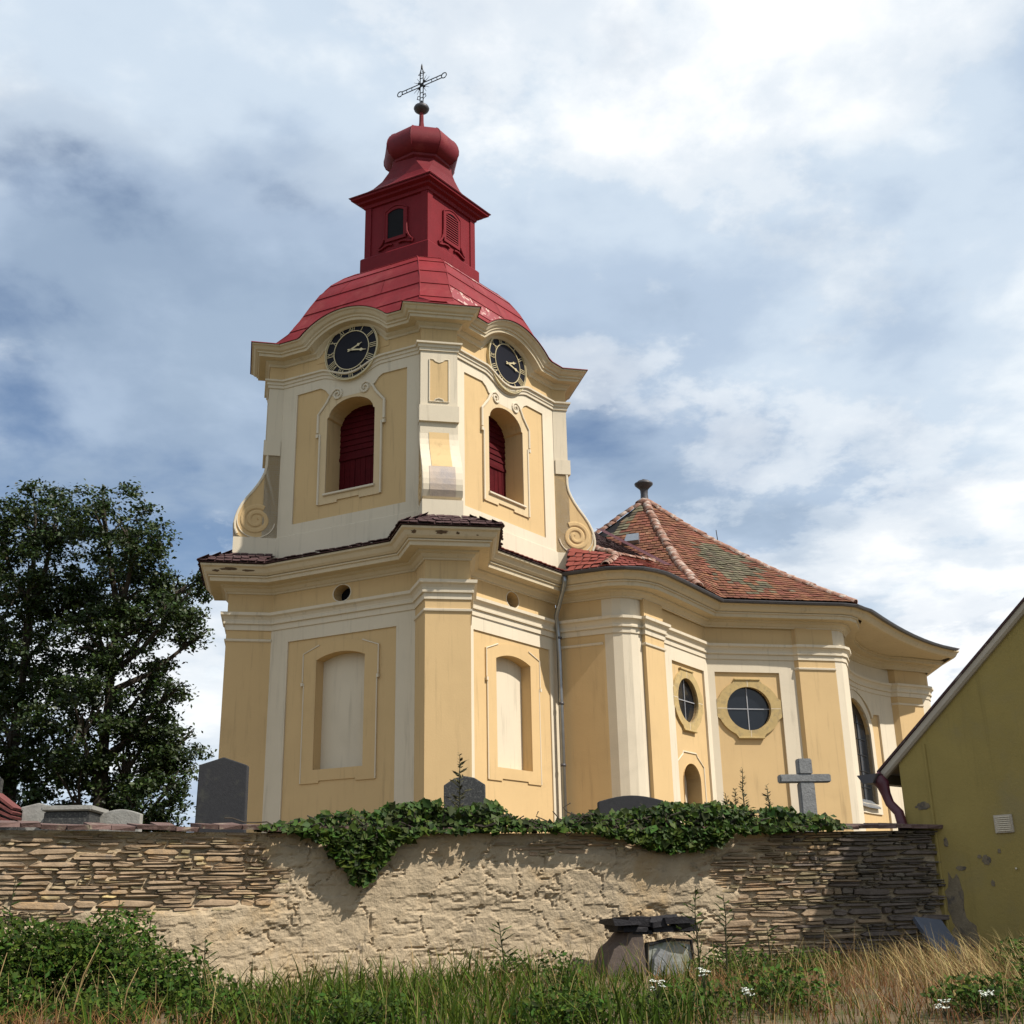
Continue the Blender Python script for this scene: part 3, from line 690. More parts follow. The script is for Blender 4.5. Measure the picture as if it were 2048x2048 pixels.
# --- lantern
def sq(k, z): return [(CC+(c-CC)*k).to_3d()+Vector((0, 0, z)) for c in (CL, CF, CR, CB)]
def rings4(name, rings, material, parent, cap=True):
    V, F = [], []
    for k, z in rings: V += [tuple(p) for p in sq(k, z)]
    for r in range(len(rings)-1):
        for i in range(4): j = (i+1) % 4; F.append((r*4+i, r*4+j, (r+1)*4+j, (r+1)*4+i))
    if cap: F += [(3, 2, 1, 0), tuple((len(rings)-1)*4+i for i in range(4))]
    return mesh(name, V, F, material, parent)
LK = .372
lant = rings4('lantern', [(LK-.008, 18.2), (LK-.008, 20.72)], REDL, church)
rings4('plinth', [(LK+.028, 18.2), (LK+.028, 18.86), (LK+.018, 18.90), (LK-.01, 18.91)], REDL, lant)
rings4('lantern_cornice', [(LK-.01, 20.50), (LK+.012, 20.51), (LK+.02, 20.60), (LK+.055, 20.64), (LK+.06, 20.70), (LK+.10, 20.74), (LK+.105, 20.80), (LK-.05, 20.82)], REDL, lant)
for i in range(4):
    c, t = faces4[i]; o2 = CC+(c-CC)*LK; L = LENA*LK
    P = frame(o2, t); P0 = P
    MB().box(P, 0.0, .20, 18.88, 20.52, -.03, .012).build('corner_board', REDL, lant)
    MB().box(P, L-.20, L, 18.88, 20.52, -.03, .012).build('corner_board', REDL, lant)
    uc = L/2; win = seg_arch(uc, .26, 19.32, 20.12, .09, 8)
    w = slab('louvre_surround', P, [(uc-.34, 19.22), (uc+.34, 19.22), (uc+.34, 20.16)]+[(uc+.34-.68*k/8, 20.16+.13*math.sin(PI*k/8)) for k in range(1, 8)]+[(uc-.34, 20.16)], [win], -.01, .028, REDL, lant)
    mesh('void', [P(u, z, .004) for u, z in win], [tuple(range(len(win)))], DARK, lant)
    if i == 1:
        for k in range(11):
            z = 19.35+k*.075
            mesh('louvre_slat', [P(uc-.25, z, .03), P(uc+.25, z, .03), P(uc+.25, z+.05, .008), P(uc-.25, z+.05, .008)], [(0, 1, 2, 3)], REDL, lant)
    for sg in (-1, 1):
        pth = [(uc+sg*.36, 19.55), (uc+sg*.37, 19.40), (uc+sg*.42, 19.26), (uc+sg*.50, 19.14), (uc+sg*.56, 19.10), (uc+sg*.54, 19.03), (uc+sg*.44, 19.06), (uc+sg*.32, 19.11), (uc+sg*.20, 19.13), (uc+sg*.10, 19.10)]
        ribbon('scroll', P, pth, .06, -.01, .04, REDL, lant)
    ribbon('moulding', P, [(uc-.36, 19.3), (uc-.36, 20.18)]+[(uc-.36+.72*k/10, 20.18+.15*math.sin(PI*k/10)) for k in range(1, 10)]+[(uc+.36, 20.18), (uc+.36, 19.3)], .05, -.01, .045, REDL, lant)
LR = [(.484, .4842, 20.80), (.49, .4905, 20.83), (.40, .404, 21.00), (.325, .332, 21.22), (.268, .288, 21.46), (.228, .272, 21.72), (.205, .268, 21.92), (.20, .266, 22.10)]
lr8 = [ring_pts(g, f) for g, f, z in LR]
lroof = mesh('lantern_roof', [(p.x, p.y, LR[k][2]) for k, r in enumerate(lr8) for p in r], [(k*8+i, k*8+(i+1) % 8, (k+1)*8+(i+1) % 8, (k+1)*8+i) for k in range(len(LR)-1) for i in range(8)], REDD, church)
# octagonal neck, onion, spike
def oct_rings(name, prof, material, parent, smooth=False):
    V, F = [], []
    ph = math.atan2(oF.y, oF.x)+PI/8
    for r, z in prof:
        for k in range(8): a = ph+k*PI/4; V.append((CC.x+r*math.cos(a), CC.y+r*math.sin(a), z))
    for i in range(len(prof)-1):
        for k in range(8): j = (k+1) % 8; F.append((i*8+k, i*8+j, (i+1)*8+j, (i+1)*8+k))
    F += [tuple(range(8))[::-1], tuple((len(prof)-1)*8+k for k in range(8))]
    return mesh(name, V, F, material, parent)
oct_rings('dome_neck', [(.78, 21.98), (.85, 22.03), (.86, 22.10), (.5, 22.12)], REDD, church)
ONI = [(.78, 22.08), (.93, 22.13), (1.06, 22.25), (1.125, 22.40), (1.13, 22.54), (1.10, 22.68), (1.045, 22.80), (.98, 22.89), (.90, 22.96), (.78, 23.02), (.62, 23.07), (.44, 23.12), (.28, 23.19), (.17, 23.30), (.10, 23.48), (.072, 23.72), (.065, 24.06), (.10, 24.10)]
onion = oct_rings('onion_dome', [(r*.985, z) for r, z in ONI], REDD, church)
ph = math.atan2(oF.y, oF.x)+PI/8
for k in range(8):
    a0, a1 = ph+k*PI/4+.004, ph+(k+1)*PI/4-.004; V, F = [], []; pr = ONI[:13]
    for r, z in pr:
        V += [(CC.x+r*math.cos(a), CC.y+r*math.sin(a), z+.004) for a in (a0, a1)]
    mesh('dome_panel', V, [(2*q, 2*q+1, 2*q+3, 2*q+2) for q in range(len(pr)-1)], REDD, onion, True)
    tube('dome_seam', [(CC.x+r*math.cos(a0), CC.y+r*math.sin(a0), z+.004) for r, z in pr], .014, REDD, onion, 5)
lathe('orb', [(.05, 24.04), (.13, 24.09), (.21, 24.16), (.235, 24.22), (.21, 24.28), (.12, 24.33), (.04, 24.36)], CC, ZINCD, church, 18)
def cross_iron():
    # plane of the cross follows the west front
    t = (tB*0.55+tA*0.85); t = Vector((.86, -.50)).normalized()
    def Q(u, z): q = CC+t*u; return (q.x, q.y, z)
    b = MB()
    def seg(pts, r): V, F = tube_vf(pts, r, 6); b.add(V, F)
    zc = 25.08
    for s_ in (-1, 1):
        seg([Q(.055*s_, 24.36), Q(.055*s_, 25.55), Q(0, 25.72)], .017)
        seg([Q(-.72, zc+.055*s_), Q(.72, zc+.055*s_)], .016)
        loop = arc(.80*s_, zc, .09, 0, 360, 12); seg([Q(*p) for p in loop], .016)
        for a in (35, 60, -35, -60):
            an = math.radians(a); seg([Q(s_*.06*math.cos(an), zc+.06*math.sin(an)), Q(s_*.34*math.cos(an), zc+.34*math.sin(an))], [.014, .004])
        seg([Q(s_*.05, 24.55), Q(s_*.16, 24.62), Q(s_*.13, 24.72), Q(s_*.05, 24.68)], .014)
        seg([Q(s_*.02, 25.42), Q(s_*.12, 25.48), Q(s_*.02, 25.56)], .013)
    for z in (24.45, 24.62, 24.8, 25.32, 25.5): seg([Q(-.06, z), Q(.06, z)], .014)
    for u in (-.55, -.36, .36, .55): seg([Q(u, zc-.06), Q(u, zc+.06)], .012)
    seg([Q(-.12, zc-.12), Q(.12, zc+.12)], .02); seg([Q(.12, zc-.12), Q(-.12, zc+.12)], .02)
    V, F = tube_vf([Q(0, 25.68), Q(0, 25.76), Q(0, 25.86)], [.035, .03, .004], 6); b.add(V, F)
    seg([Q(0, 24.3), Q(0, 24.5)], .03)
    return b.build('iron_cross', IRON, church)
cross_iron()
# ================================================================== NAVE WALLS
def oval(uc, zc, a, b, n=40): return [(uc+a*math.cos(2*PI*k/n), zc+b*math.sin(2*PI*k/n)) for k in range(n)]
def oval_keyed(uc, zc, a, b):
    out = []
    for k in range(64):
        t = 2*PI*k/64; c, s_ = math.cos(t), math.sin(t); u, z = a*c, b*s_
        if abs(u) < .36: z = math.copysign(b+.025, s_)
        elif abs(z) < .30: u = math.copysign(a+.025, c)
        out.append((uc+u, zc+z))
    return out
def oval_bay(P, L, pan, uo, zo, ga, gb, fa, fb, niche=None):
    slab('wall_border', P, rect(0, L, ZB, ZT), [pan], -0.3, 0.0, CREAM, church)
    g = oval(uo, zo, ga, gb); holes = [g]
    if niche: holes.append(niche)
    u0 = min(p[0] for p in pan); u1 = max(p[0] for p in pan)
    slab('wall_panel', P, rect(u0-.02, u1+.02, 1.62, 7.80), holes, -0.45, -0.06, OCHRE, church)
    w = slab('oval_window', P, oval_keyed(uo, zo, fa, fb), [g], -0.10, 0.0, STONE_FR, church)
    gl = oval(uo, zo, ga+.02, gb+.02)
    mesh('pane', [P(u, z, -.13) for u, z in gl], [tuple(range(len(gl)))], GLASS, w)
    V, F = [], []
    rg = [P(u, z, d) for d in (-.34, 0.0) for u, z in g]; n = len(g)
    mesh('reveal', [P(u, z, d) for d in (-.13, -.05) for u, z in g], [(k, (k+1) % n, n+(k+1) % n, n+k) for k in range(n)], OCHRE, w)
    MB().box(P, uo-.012, uo+.012, zo-gb, zo+gb, -.128, -.108).build('glazing_bar', LEAD, w)
    MB().box(P, uo-ga, uo+ga, zo-.012, zo+.012, -.128, -.104).build('glazing_bar', LEAD, w)
    for (a0, a1) in ((0, 90), (90, 180), (180, 270), (270, 360)):   # joints between the four frame stones
        an = math.radians(a0); r0 = (ga if a0 % 180 == 0 else gb); r1 = (fa if a0 % 180 == 0 else fb)
        MB().box(P, *( (uo+math.cos(an)*r0 if a0 != 180 else uo-r1, uo+math.cos(an)*r1 if a0 != 180 else uo-r0, zo-.008, zo+.008, -.02, .003) if a0 % 180 == 0 else (uo-.008, uo+.008, (zo+r0 if a0 == 90 else zo-r1), (zo+r1 if a0 == 90 else zo-r0), -.02, .003))).build('joint', CREAM, w)
    ribbon('sill_key', P, [(uo-.37, zo-fb-.01), (uo+.37, zo-fb-.01)], .05, -.05, .03, STONE_FR, w)
    ribbon('top_key', P, [(uo-.37, zo+fb+.01), (uo+.37, zo+fb+.01)], .05, -.05, .03, STONE_FR, w)
FW1 = frame(N7, Vector(N8)-Vector(N7)); LW1 = (Vector(N8)-Vector(N7)).length
FW2 = frame(N8, Vector(N10)-Vector(N8)); LW2 = (Vector(N10)-Vector(N8)).length
NICHE = arched(1.46, .50, 2.6, 4.70, .44)
oval_bay(FW1, LW1, rect(.62, 2.56, 1.65, 7.73), 1.47, 6.78, .60, .585, .86, .79, NICHE)
oval_bay(FW2, LW2, rect(.20, 2.10, 1.65, 7.75), 1.13, 6.75, .64, .595, .92, .79)
nb = NICHE; n_ = len(nb)
nic = mesh('niche', [FW1(u, z, d) for d in (-.45, -.03) for u, z in nb], [(k, (k+1) % n_, n_+(k+1) % n_, n_+k) for k in range(n_)], OCHRE, church)
mesh('niche_back', [FW1(u, z, -.45) for u, z in nb], [tuple(range(n_))], CREAM, nic)
ribbon('niche_moulding', FW1, [(1.46-.80, 2.6), (1.46-.80, 5.12), (1.46-.45, 5.34), (1.46-.40, 5.42), (1.46+.35, 5.42), (1.46+.42, 5.34), (1.46+.78, 5.10), (1.46+.80, 2.6)], .04, -.08, -.035, CREAM, nic)
# concave bay with the tall arched window
BIS = [w3l*k/14 for k in range(1, 14)]
uc3 = 3.35
p3 = [(uc3-2.0, 1.66), (uc3+1.80, 1.66), (uc3+1.80, 7.42), (uc3+1.45, 7.40)] + arc(uc3, 7.02, 1.38, 14, 166, 14, 1.0) + [(uc3-1.45, 7.40), (uc3-2.0, 7.42)]
slab('wall_border', PW3, rect(0, w3l, ZB, ZT), [p3], -0.3, 0.0, CREAM, church, BIS)
win3 = arched(uc3, 1.15, 4.55, 6.75, 1.0)
slab('wall_panel', PW3, rect(uc3-2.05, uc3+1.85, 1.62, 8.09), [win3], -0.5, -0.07, OCHRE, church, BIS)
o3 = arched(uc3, 1.36, 4.25, 6.80, 1.22)
aw = slab('arched_window', PW3, o3, [win3], -0.12, -0.03, CREAM, church, BIS)
BIS3 = BIS
slab('pane', PW3, arched(uc3, 1.17, 4.5, 6.75, 1.02), [], -.24, -.20, GLASS, aw, BIS)
n_ = len(win3); mesh('reveal', [PW3(u, z, d) for d in (-.20, -.12) for u, z in win3], [(k, (k+1) % n_, n_+(k+1) % n_, n_+k) for k in range(n_)], CREAM, aw)
for k in range(1, 6): slab('glazing_bar', PW3, rect(uc3-1, uc3+1, 4.55+k*.5-.012, 4.55+k*.5+.012), [], -.20, -.18, IRON, aw, BIS)
for u in (-.5, 0, .5): slab('glazing_bar', PW3, rect(uc3+u-.012, uc3+u+.012, 4.55, 7.3), [], -.20, -.185, IRON, aw)
mesh('sill', [PW3(uc3-1.0, 4.86, -.42), PW3(uc3, 4.86, -.42), PW3(uc3+1.0, 4.86, -.42), PW3(uc3+1.05, 4.45, .06), PW3(uc3, 4.45, .06), PW3(uc3-1.05, 4.45, .06), PW3(uc3-1.05, 4.40, .06), PW3(uc3, 4.40, .06), PW3(uc3+1.05, 4.40, .06)],
     [(0, 5, 4, 1), (1, 4, 3, 2), (5, 6, 7, 4), (4, 7, 8, 3)], ZINC, aw)

# ================================================================== ROOFS
EV = offs(CPATH, .70, True)
ZE = 9.60
AP = Vector((4.37, 36.0, 14.32))
def v3(p, z): return Vector((p[0], p[1], z))
E1p = v3(Vector(EV[12]).lerp(Vector(EV[13]), .36), ZE+.06); E2p = v3(EV[16], ZE+.06)
L0p = Vector((-1.97, 32.2, ZE+.06))
def poly_at(pts, t):
    ls = [0]
    for i in range(1, len(pts)): ls.append(ls[-1]+(pts[i]-pts[i-1]).length)
    s_ = t*ls[-1]
    for i in range(1, len(pts)):
        if s_ <= ls[i]+1e-9: return pts[i-1].lerp(pts[i], (s_-ls[i-1])/max(ls[i]-ls[i-1], 1e-9))
    return pts[-1]
def facet_fun(eave, c0, c1, sag=1.15):
    def f(t, s_):
        e = poly_at(eave, t).lerp(c0.lerp(c1, t), min(1, s_*3.0)) if s_ < .34 else c0.lerp(c1, t)
        p = e.lerp(AP, s_); p.z -= sag*s_*(1-s_); return p
    return f
F2 = facet_fun([E1p, v3(EV[13], ZE+.04), v3(EV[14], ZE+.04), v3(EV[15], ZE+.04), E2p], E1p, E2p)
F1 = facet_fun([E1p, E1p.lerp(L0p, .12)+Vector((-.25, -.75, -.02)), E1p.lerp(L0p, .25)+Vector((-.1, -.3, 0)), L0p], E1p, L0p)
def tile_vf(a, b, c, d, lift0, lift1, th):
    """a,b lower edge, d,c upper edge"""
    n = (b-a).cross(d-a); n.normalize()
    if n.z < 0: n = -n
    A, B, C, D = a+n*lift0, b+n*lift0, c+n*lift1, d+n*lift1
    mid = (A+B)/2 - (D-A)*.07
    V = [A, mid, B, C, D, A-n*th, mid-n*th, B-n*th]
    return V, [(0, 1, 2, 3, 4), (0, 5, 6, 1), (1, 6, 7, 2), (0, 4, 5), (2, 7, 3)]
def tile_field(f, length_at, nr, tw, mb, jit=1.0, skip=None, mb2=None, mask=None):
    for r in range(nr):
        s0 = r/nr; s1 = min(1.0, (r+1.55)/nr); w = length_at(s0); n = max(1, int(w/tw))
        for k in range(-1, n):
            t0 = (k+(.5 if r % 2 else 0))/n; t1 = t0+1/n; t0 = max(t0, 0); t1 = min(t1, 1)
            if t1-t0 < .2/n: continue
            g = .03/n
            if skip and skip((t0+t1)/2, s0): continue
            ds = random.gauss(0, .06*jit)/nr
            a, b = f(t0+g, max(0, s0+ds)), f(t1-g, max(0, s0+ds)); c, d = f(t1-g, s1), f(t0+g, s1)
            l = .036+abs(random.gauss(0, .008*jit))
            (mb2 if mask and mask((t0+t1)/2, s0) else mb).add(*tile_vf(a, b, c, d, l, .006, .022))
def base_sheet(f, nt_, ns_, name, material, parent):
    V = [f(i/nt_, j/ns_)-Vector((0, 0, .03)) for j in range(ns_+1) for i in range(nt_+1)]
    F = [(j*(nt_+1)+i, j*(nt_+1)+i+1, (j+1)*(nt_+1)+i+1, (j+1)*(nt_+1)+i) for j in range(ns_) for i in range(nt_)]
    return mesh(name, V, F, material, parent)
# hidden slopes of the roof first: a fan round the rest of the eave
rest = [E2p]+[v3(p, ZE+.04) for p in EV[17:-8]]
V, F = [], []; nr_ = 8; n_ = len(rest)
for j in range(nr_+1):
    s_ = j/nr_
    for ip, p in enumerate(rest):
        q = p.lerp(AP, s_); za = q.z-1.15*s_*(1-s_); zb = p.z+(AP.z-p.z)*s_**3; w_ = min(1, ip/3); q.z = za*(1-w_)+zb*w_; V.append(tuple(q))
F = [(j*n_+i, j*n_+i+1, (j+1)*n_+i+1, (j+1)*n_+i) for j in range(nr_) for i in range(n_-1)]
nroof = mesh('nave_roof', V, F, TILE, church)
base_sheet(F2, 24, 12, 'roof_boarding', DARK, nroof); base_sheet(F1, 24, 12, 'roof_boarding', DARK, nroof)
mb = MB(); l2 = (E2p-E1p).length; sl2 = (AP-(E1p+E2p)/2).length
mg = MB()
def lich2(t, s_): return math.exp(-((t-.56-.25*(s_-.4))/.27)**2-((s_-.40)/.24)**2)+.75*(float(fbm(t*(1-s_)*9+3, s_*9, 71))-.47)+random.gauss(0, .10) > .36
def lich1(t, s_): return (.9*max(0, s_-.35)*max(0, t-.15)*4)+.7*(float(fbm(t*(1-s_)*10+8, s_*8, 73))-.47)+random.gauss(0, .10) > .50
tile_field(F2, lambda s_: l2*(1-s_)+.05, 40, .19, mb, mb2=mg, mask=lich2); o = mb.build('roof_tile_courses', TILE, nroof); tag(o, kind='stuff')
mb = MB(); l1 = (L0p-E1p).length
tile_field(F1, lambda s_: l1*(1-s_)+.05, 38, .19, mb, skip=lambda t, s_: t > .72, mb2=mg, mask=lich1); tag(mg.build('lichen_tile_courses', TILEG, nroof), kind='stuff'); o = mb.build('roof_tile_courses', TILE, nroof); tag(o, kind='stuff')
# ridge tiles
def half_round(l, r0, r1):
    V, F = [], []; seg = 8
    for (y, r) in ((0, r0), (l, r1)):
        for k in range(seg+1):
            a = PI*k/seg; V.append((r*math.cos(a)*1.05, y, r*math.sin(a)*.8-.03))
        for k in range(seg+1):
            a = PI*k/seg; V.append((r*.8*math.cos(a), y, r*.8*math.sin(a)*.8-.03))
    n = seg+1
    for k in range(seg): F += [(k, k+1, 2*n+k+1, 2*n+k), (n+k, n+k+1, k+1, k)]
    me = bpy.data.meshes.new('ridge_tile'); me.from_pydata(V, [], F); me.update()
    me.polygons.foreach_set('use_smooth', [True]*len(me.polygons))
    me.materials.append(RIDGE); return me
RT = half_round(.40, .145, .115)
def mat_from(o, y, zup):
    y = y.normalized(); x = y.cross(zup).normalized(); z = x.cross(y); M_ = Matrix((x, y, z)).transposed().to_4x4(); M_.translation = o; return M_
def ridge(pts, step=.33, parent=None, sc_=1.0):
    L = sum((pts[i]-pts[i-1]).length for i in range(1, len(pts))); n = int(L/(step*sc_))
    for k in range(n):
        a = poly_at(pts, k/n); b = poly_at(pts, min(1, (k+1)/n))
        o = bpy.data.objects.new('ridge_tile', RT); COL.objects.link(o)
        M_ = mat_from(a+Vector((random.gauss(0, .008), 0, .035+random.gauss(0, .008))), (b-a)+Vector((random.gauss(0, .012), 0, random.gauss(0, .012))), Vector((0, 0, 1)))
        o.matrix_world = M_ @ Matrix.Scale(sc_, 4); o.parent = parent or nroof
ridge([F2(0, k/10) for k in range(11)]); ridge([F2(1, k/10) for k in range(11)]); ridge([F1(1, k/10) for k in range(4, 11)])
lathe('roof_finial', [(.16, 14.2), (.13, 14.36), (.12, 14.52), (.13, 14.66), (.17, 14.72), (.30, 14.84), (.31, 14.89), (.22, 14.92), (.20, 14.97), (.08, 15.0), (.05, 15.04)], (AP.x, AP.y), ZINCD, church, 14)
q = F2(1, .62); tube('lightning_rod', [q, q+Vector((-.03, 0, .45))], .014, IRON, church, 5)
# skylight on the slope facing the tower
a, b, c, d = F1(.255, .57), F1(.40, .57), F1(.41, .64), F1(.265, .64)
n = (b-a).cross(d-a).normalized(); n = n if n.z > 0 else -n
V = [p+n*h for h in (.0, .17) for p in (a, b, c, d)]
sk = mesh('skylight', V, [(4, 5, 6, 7), (0, 1, 5, 4), (1, 2, 6, 5), (2, 3, 7, 6), (3, 0, 4, 7)], ZINC, church)
# small bay roof between tower and nave
J = Vector((2.72, 29.0, 10.33)); Rj = Vector((3.70, 29.75, 10.36)); Hh = v3(EV[7], ZE+.03)
Tt = Vector((1.45, 29.2, 10.62)); Cr = Vector((2.02, 31.0, 11.25))
bay = mesh('bay_roof', [tuple(x) for x in (v3(EV[5], ZE), Hh, J, Tt, v3(EV[8], ZE), v3(EV[9], ZE), v3(EV[10], ZE), v3(EV[11], ZE), Rj)],
           [(0, 1, 2, 3), (1, 4, 5, 2), (2, 5, 6), (2, 6, 7, 8)], TILED, church)
V1 = Vector((3.98, 31.45, 10.84)); V2 = Vector((2.60, 34.55, 12.75))
mesh('cricket', [tuple(x) for x in (J, Rj, V1, V2, Cr)], [(0, 1, 2), (0, 2, 4), (2, 3, 4)], TILEN, bay)
DARKR = mat('valley_tin', (0.07, 0.012, 0.016), .6, .15, 4, .1, 20)
dv = (V2-V1).normalized(); sd_ = Vector((.9, .3, .05)).normalized()
mesh('valley_sheet', [tuple(V1-dv*.6+Vector((0, 0, .1))), tuple(V1-dv*.6+sd_*.28+Vector((0, 0, .06))), tuple(V2+sd_*.28+Vector((0, 0, .12))), tuple(V2+Vector((0, 0, .16)))], [(0, 1, 2, 3)], DARKR, bay)
NT = [0]
TP = bpy.data.meshes.new('roof_tile')
TP.from_pydata([(-.087, 0, 0), (0, -.02, 0), (.087, 0, 0), (.087, .30, -.022), (-.087, .30, -.022), (-.087, 0, -.02), (0, -.02, -.02), (.087, 0, -.02)], [], [(0, 1, 2, 3, 4), (0, 5, 6, 1), (1, 6, 7, 2), (0, 4, 5), (2, 7, 3)]); TP.update()
TPM = {}
def tiles_parts(e0, e1, t0, t1, nr, parent, material, maxn=300):
    """individual tiles on the patch between eave e0-e1 and top t0-t1"""
    if material.name not in TPM:
        me = TP.copy(); me.materials.append(material); TPM[material.name] = me
    for r in range(nr):
        s_ = r/nr; a = e0.lerp(t0, s_); b = e1.lerp(t1, s_); L = (b-a).length; n = max(1, int(L/.178))
        for k in range(n):
            if NT[0] >= maxn: return
            w = (k+.5+(.0 if r % 2 else .12))/n
            if w > 1: continue
            p = a.lerp(b, w); upd = (t0.lerp(t1, w)-e0.lerp(e1, w)); x = (b-a).normalized()
            nz = x.cross(upd).normalized(); nz = nz if nz.z > 0 else -nz
            y = nz.cross(x)
            M_ = Matrix((x, y, nz)).transposed().to_4x4(); M_.translation = p+nz*(.04+random.gauss(0, .006))+y*random.gauss(0, .012)
            M_ = M_ @ Matrix.Rotation(random.gauss(0, .05), 4, 'Z') @ Matrix.Rotation(random.gauss(0, .03), 4, 'Y')
            o = bpy.data.objects.new('roof_tile', TPM[material.name]); COL.objects.link(o); o.matrix_world = M_; o.parent = parent; NT[0] += 1
def mesh_tiles(e0, e1, t0, t1, nr, mb):
    f = lambda t, s_: e0.lerp(e1, t).lerp(t0.lerp(t1, t), s_)
    tile_field(f, lambda s_: ((e1-e0).lerp(t1-t0, s_)).length, nr, .18, mb)
# tiled skirt over the lower cornice of the tower
TPATH = [mir(B0) if False else (-6.15+.9*.6, 28.30+.9*.8)]+LEFTB+[A0, A1, PL, PR, B0, KK]
TO = offs(TPATH, .71); TI = offs(TPATH, -.02)
skirt = sweep('skirt_roof', TPATH, [(.69, 9.585), (.70, 9.61), (-.02, 9.72)], TILED, church)
for a_, b_ in ((5, 8), (1, 4)):
    V = [v3(TO[i], 9.60) for i in range(a_, b_+1)]+[v3(TI[i], 10.0) for i in range(a_, b_+1)]; k = b_-a_+1
    mesh('buttress_roof', V, [(i, i+1, i+1+k, i+k) for i in range(k-1)], TILED, skirt)
def sk_edge(i, nr, zt=10.03): tiles_parts(v3(TO[i], 9.615), v3(TO[i+1], 9.615), v3(TI[i], zt), v3(TI[i+1], zt), nr, skirt, TILED)
for i, nr, zt in ((6, 4, 10.03), (3, 4, 10.03), (4, 2, 9.75), (5, 3, 10.03), (7, 3, 10.03), (2, 3, 10.03), (1, 2, 10.03)): sk_edge(i, nr, zt)
tiles_parts(v3(EV[5], ZE+.02), Hh, Tt, J, 5, bay, TILEN)
tiles_parts(Hh, v3(EV[9], ZE+.02), J, J+Vector((.05, .02, 0)), 5, bay, TILEN)
mb = MB(); mesh_tiles(J, Cr, V1, V2, 14, mb); tag(mb.build('roof_tile_courses', TILED, bay), kind='stuff'); mb = MB(); mesh_tiles(v3(EV[9], ZE+.02), v3(EV[11], ZE+.02), J, Rj, 6, mb); mesh_tiles(v3(TO[8], 9.615), v3(TO[9], 9.615), v3(TI[8], 9.75), v3(TI[9], 9.75), 3, mb)
tag(mb.build('roof_tile_courses', TILEN, bay), kind='stuff')
ridge([J, Rj, Rj+(V1-Rj)*.3], .26, bay, .75); ridge([Hh+Vector((0, 0, .03)), J], .26, bay, .75); ridge([Cr, J], .26, bay, .75)
# gutter + downpipe
GIX = CPATH.index(END[0])
sweep('gutter', [CPATH[i] for i in range(5, GIX)], [(.66, 9.575), (.675, 9.53), (.72, 9.515), (.765, 9.53), (.785, 9.58), (.785, 9.60), (.765, 9.60), (.755, 9.56), (.70, 9.545)], ZINCD, church)
gx, gy = EV[5]
dp = tube('downpipe', [(gx-.02, gy+.05, 9.53), (gx-.02, gy+.07, 9.36), (gx-.06, gy+.22, 9.2), (1.06, 28.52, 8.62), (1.08, 28.60, 8.45), (1.10, 28.64, 8.2), (1.12, 28.65, 7.6), (1.12, 28.65, 1.8)], [.085, .06, .058, .058, .058, .058, .058, .058], ZINC, church, 10)
for z in (8.05, 6.4, 4.9): lathe('pipe_collar', [(.058, z), (.072, z+.005), (.072, z+.06), (.058, z+.065)], (1.12, 28.65), ZINCD, dp, 10)
# ================================================================== CHURCHYARD WALL
SLATE = mat('slate_stone', (0.36, 0.27, 0.165), 0.9, 0.25, 7, 0.7, 22, island=0.32, hue_is=0.02, col2=(0.46, 0.32, 0.16), mix_scale=2.5, mix_lo=0.52, mix_hi=0.7, col3=(0.17, 0.15, 0.13), m3=(5.0, 0.58, 0.72))
MORTAR = mat('lime_mortar', (0.49, 0.385, 0.255), 0.95, 0.2, 4, 0.9, 16, col2=(0.45, 0.315, 0.17), mix_scale=1.4, mix_lo=0.5, mix_hi=0.7, col3=(0.20, 0.165, 0.12), m3=(3.4, 0.56, 0.72), bdist=0.03)
COPE = mat('coping_tile_clay', (0.155, 0.10, 0.082), 0.9, 0.25, 9, 0.5, 30, island=0.35, hue_is=0.02, col2=(0.30, 0.26, 0.18), mix_scale=7, mix_lo=0.55, mix_hi=0.7)
ZW0, ZW1 = 0.55, 2.43
def g2(x, z, cx, cz, sx, sz): return np.exp(-((x-cx)/sx)**2-((z-cz)/sz)**2)
def exposure(x, z):
    x = np.asarray(x, float); z = np.asarray(z, float)
    e = 1.35*g2(x, z, -3.5, 2.03, 0.95, 0.26)+0.8*g2(x, z, -4.7, 2.1, .8, .35)+1.5*g2(x, z, 4.6, 1.7, 1.3, 1.4)+0.75*g2(x, z, 3.1, 1.15, .8, .45)+0.55*g2(x, z, 2.9, 1.9, .7, .3)
    e = e+0.6*g2(x, z, 1.1, 2.3, .9, .12)+0.45*g2(x, z, -1.0, 2.2, .7, .10)+0.9*g2(x, z, -8.5, 1.6, 2.0, .6)+0.45*g2(x, z, -4.2, 1.3, .7, .3)
    return e+0.75*(fbm(x*1.6+7, z*4.0, 21)-0.5)+0.25*(fbm(x*5, z*12, 3)-.5)
wall = empty('churchyard_wall', (0, 13.6, 0.9))
tag(wall, 'rough slate rubble wall with crumbling lime render and a row of clay coping tiles', 'stone wall')
